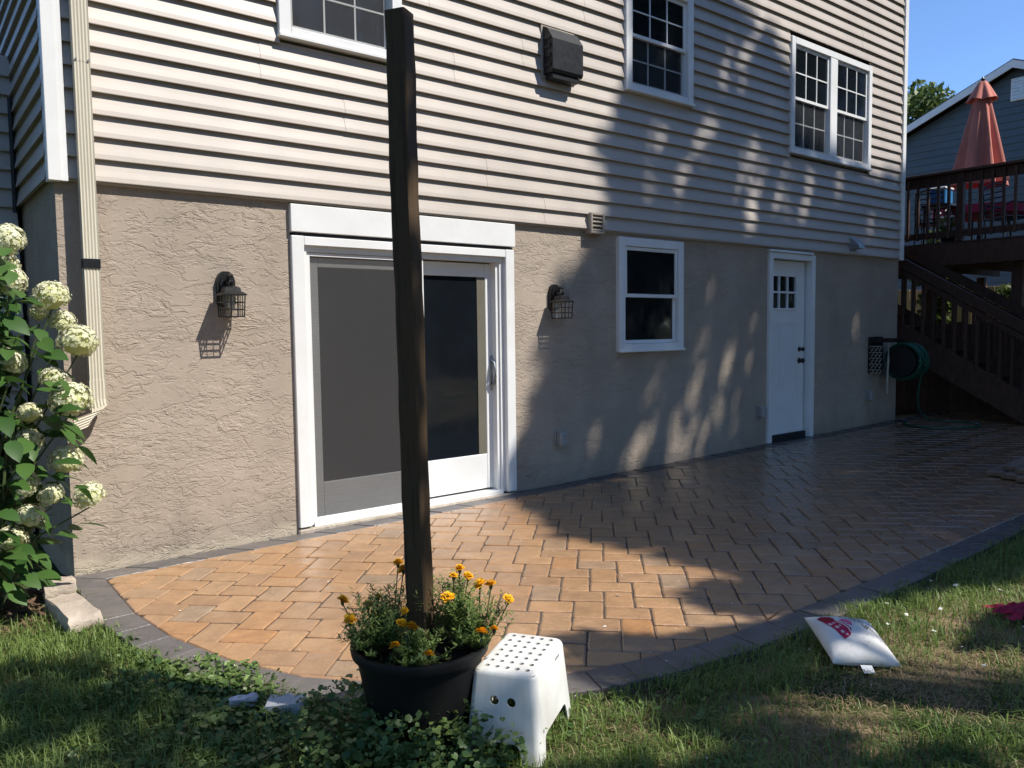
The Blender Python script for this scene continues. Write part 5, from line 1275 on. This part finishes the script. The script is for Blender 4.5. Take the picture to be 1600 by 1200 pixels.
# ground cover leaves: rounded, on short stalks
def cover(n, zone, seed):
    rng = np.random.default_rng(seed); x, y = sample_lawn(n, -.6, 2.4, -4.3, -1.1, rng); k = rng.random(len(x)) < zone(x, y); x, y = x[k], y[k]
    ex, ey = rng.normal(.98, .10, 900), rng.normal(-2.0, .17, 900); k = np.array([not inside(INN, a_, b) for a_, b in zip(ex, ey)]); x, y = np.r_[x, ex[k]], np.r_[y, ey[k]]
    pa, pr_ = rng.uniform(0, 6.283, 2600), .175+.26*rng.random(2600)**1.4; px_, py_ = PC.x+pr_*np.cos(pa), PC.y+pr_*np.sin(pa)
    k = (np.cos(pa)*.62+np.sin(pa)*.78 < .25) & (np.hypot(px_-1.69, py_+3.03) > .20); x, y = np.r_[x, px_[k]], np.r_[y, py_[k]]; n = len(x)
    z = np.array([gz(a_, b) for a_, b in zip(x, y)]); hgt = .015+.05*rng.random(n)*(.6+.4*vnoise(x, y, 8, 5)); dpot = np.hypot(x-PC.x, y-PC.y); hgt += np.where(dpot < .46, np.clip(.16-.28*(dpot-.18), 0, .2)*rng.random(n), 0)
    a_ = rng.uniform(0, 6.283, n); tl = rng.uniform(0, 1.15, n); b = rng.uniform(0, 6.283, n); s = .006+.012*rng.random(n)**1.9
    nrm = np.stack([np.sin(tl)*np.cos(b), np.sin(tl)*np.sin(b), np.cos(tl)], 1); e_ = np.stack([np.cos(a_), np.sin(a_), np.zeros(n)], 1); e_ -= (e_*nrm).sum(1, keepdims=True)*nrm; e_ /= np.linalg.norm(e_, axis=1, keepdims=True); f_ = np.cross(nrm, e_)
    c = np.stack([x, y, z+hgt], 1); prof = [(-.55, 0), (-.95, .55), (-.35, 1.0), (.45, .88), (1.05, .0), (.45, -.88), (-.35, -1.0), (-.95, -.55)]
    ring_ = [c+e_*(u*s)[:, None]+f_*(v*s)[:, None]+nrm*((abs(v)*.22-.05)*s)[:, None] for u, v in prof]; V = np.stack(ring_, 1).reshape(-1, 3)
    i = np.arange(n)[:, None]*8; F = np.concatenate([i+np.array([q]) for q in ([0, 1, 2, 3], [0, 3, 4, 4], [0, 4, 5, 5], [0, 5, 6, 7])][0:1] + [i+np.array([[0, 3, 4, 5]]), i+np.array([[0, 5, 6, 7]])], 0)
    return fast_mesh('ground_cover', V, F, 'ivy', np.repeat(np.clip(rng.normal(.45, .25, n), 0, 1), 8))
g = inst('ground_cover', cover(34000, ivy_zone, 8)); tag(g, 'creeping round leaved ground cover around the planter', 'ground cover', kind='stuff')
# fallen petals and crumbs on the paving and lawn
rng = np.random.default_rng(21); n = 420; x = rng.uniform(.9, 8.0, n); y = rng.uniform(-4.0, -.2, n); s = .0025+.0045*rng.random(n)**3
x[:14] = [4.16, 4.3, 4.32, 3.9, 3.52, 3.45, 3.6, 3.95, 4.4, 3.4, 2.9, 2.55, 3.78, 3.7]; y[:14] = [-3.35, -3.30, -3.42, -3.52, -3.45, -3.40, -3.62, -3.86, -3.6, -3.9, -2.35, -2.6, -3.32, -3.45]; s[:14] = .011+.009*rng.random(14)
z = np.array([pz(a_)+.004 if in_out(a_, b) else gz(a_, b)+.03 for a_, b in zip(x, y)]); a_ = rng.uniform(0, 6.28, n)
c = np.stack([x, y, z], 1); e_ = np.stack([np.cos(a_), np.sin(a_), rng.uniform(-.2, .2, n)], 1)*s[:, None]; f_ = np.stack([-np.sin(a_), np.cos(a_), rng.uniform(0, .4, n)], 1)*s[:, None]*.7
V = np.stack([c-e_, c+f_*.9, c+e_+np.array([0, 0, .002]), c-f_], 1).reshape(-1, 3)
g = inst('fallen_petals', fast_mesh('fallen_petals', V, np.arange(4*n).reshape(n, 4), 'petal_white')); tag(g, 'tiny white petals scattered on paving and lawn', 'petals', kind='stuff')
# bark mulch and twigs below the hydrangea
mb = MB(); rnd = random.Random(9)
for k in range(420):
    x, y = rnd.uniform(-.1, .74), rnd.uniform(-.62, -.02)
    a_ = rnd.random()*6.28; l_ = rnd.uniform(.015, .05); z = gz(x, y)+rnd.uniform(.004, .03); tl = rnd.uniform(-.3, .3)
    d = Vector((math.cos(a_), math.sin(a_), tl))*l_; s_ = Vector((-math.sin(a_), math.cos(a_), rnd.uniform(-.5, .5)))*l_*.25; c = Vector((x, y, z))
    mb.add([c-d-s_, c+d-s_*.6, c+d+s_, c-d+s_*.7, c+Vector((0, 0, .008))], [(0, 1, 4), (1, 2, 4), (2, 3, 4), (3, 0, 4)])
o = part('bark_mulch', mb, 'mulch'); tag(o, 'brown bark mulch under the hydrangea', 'mulch', kind='stuff')
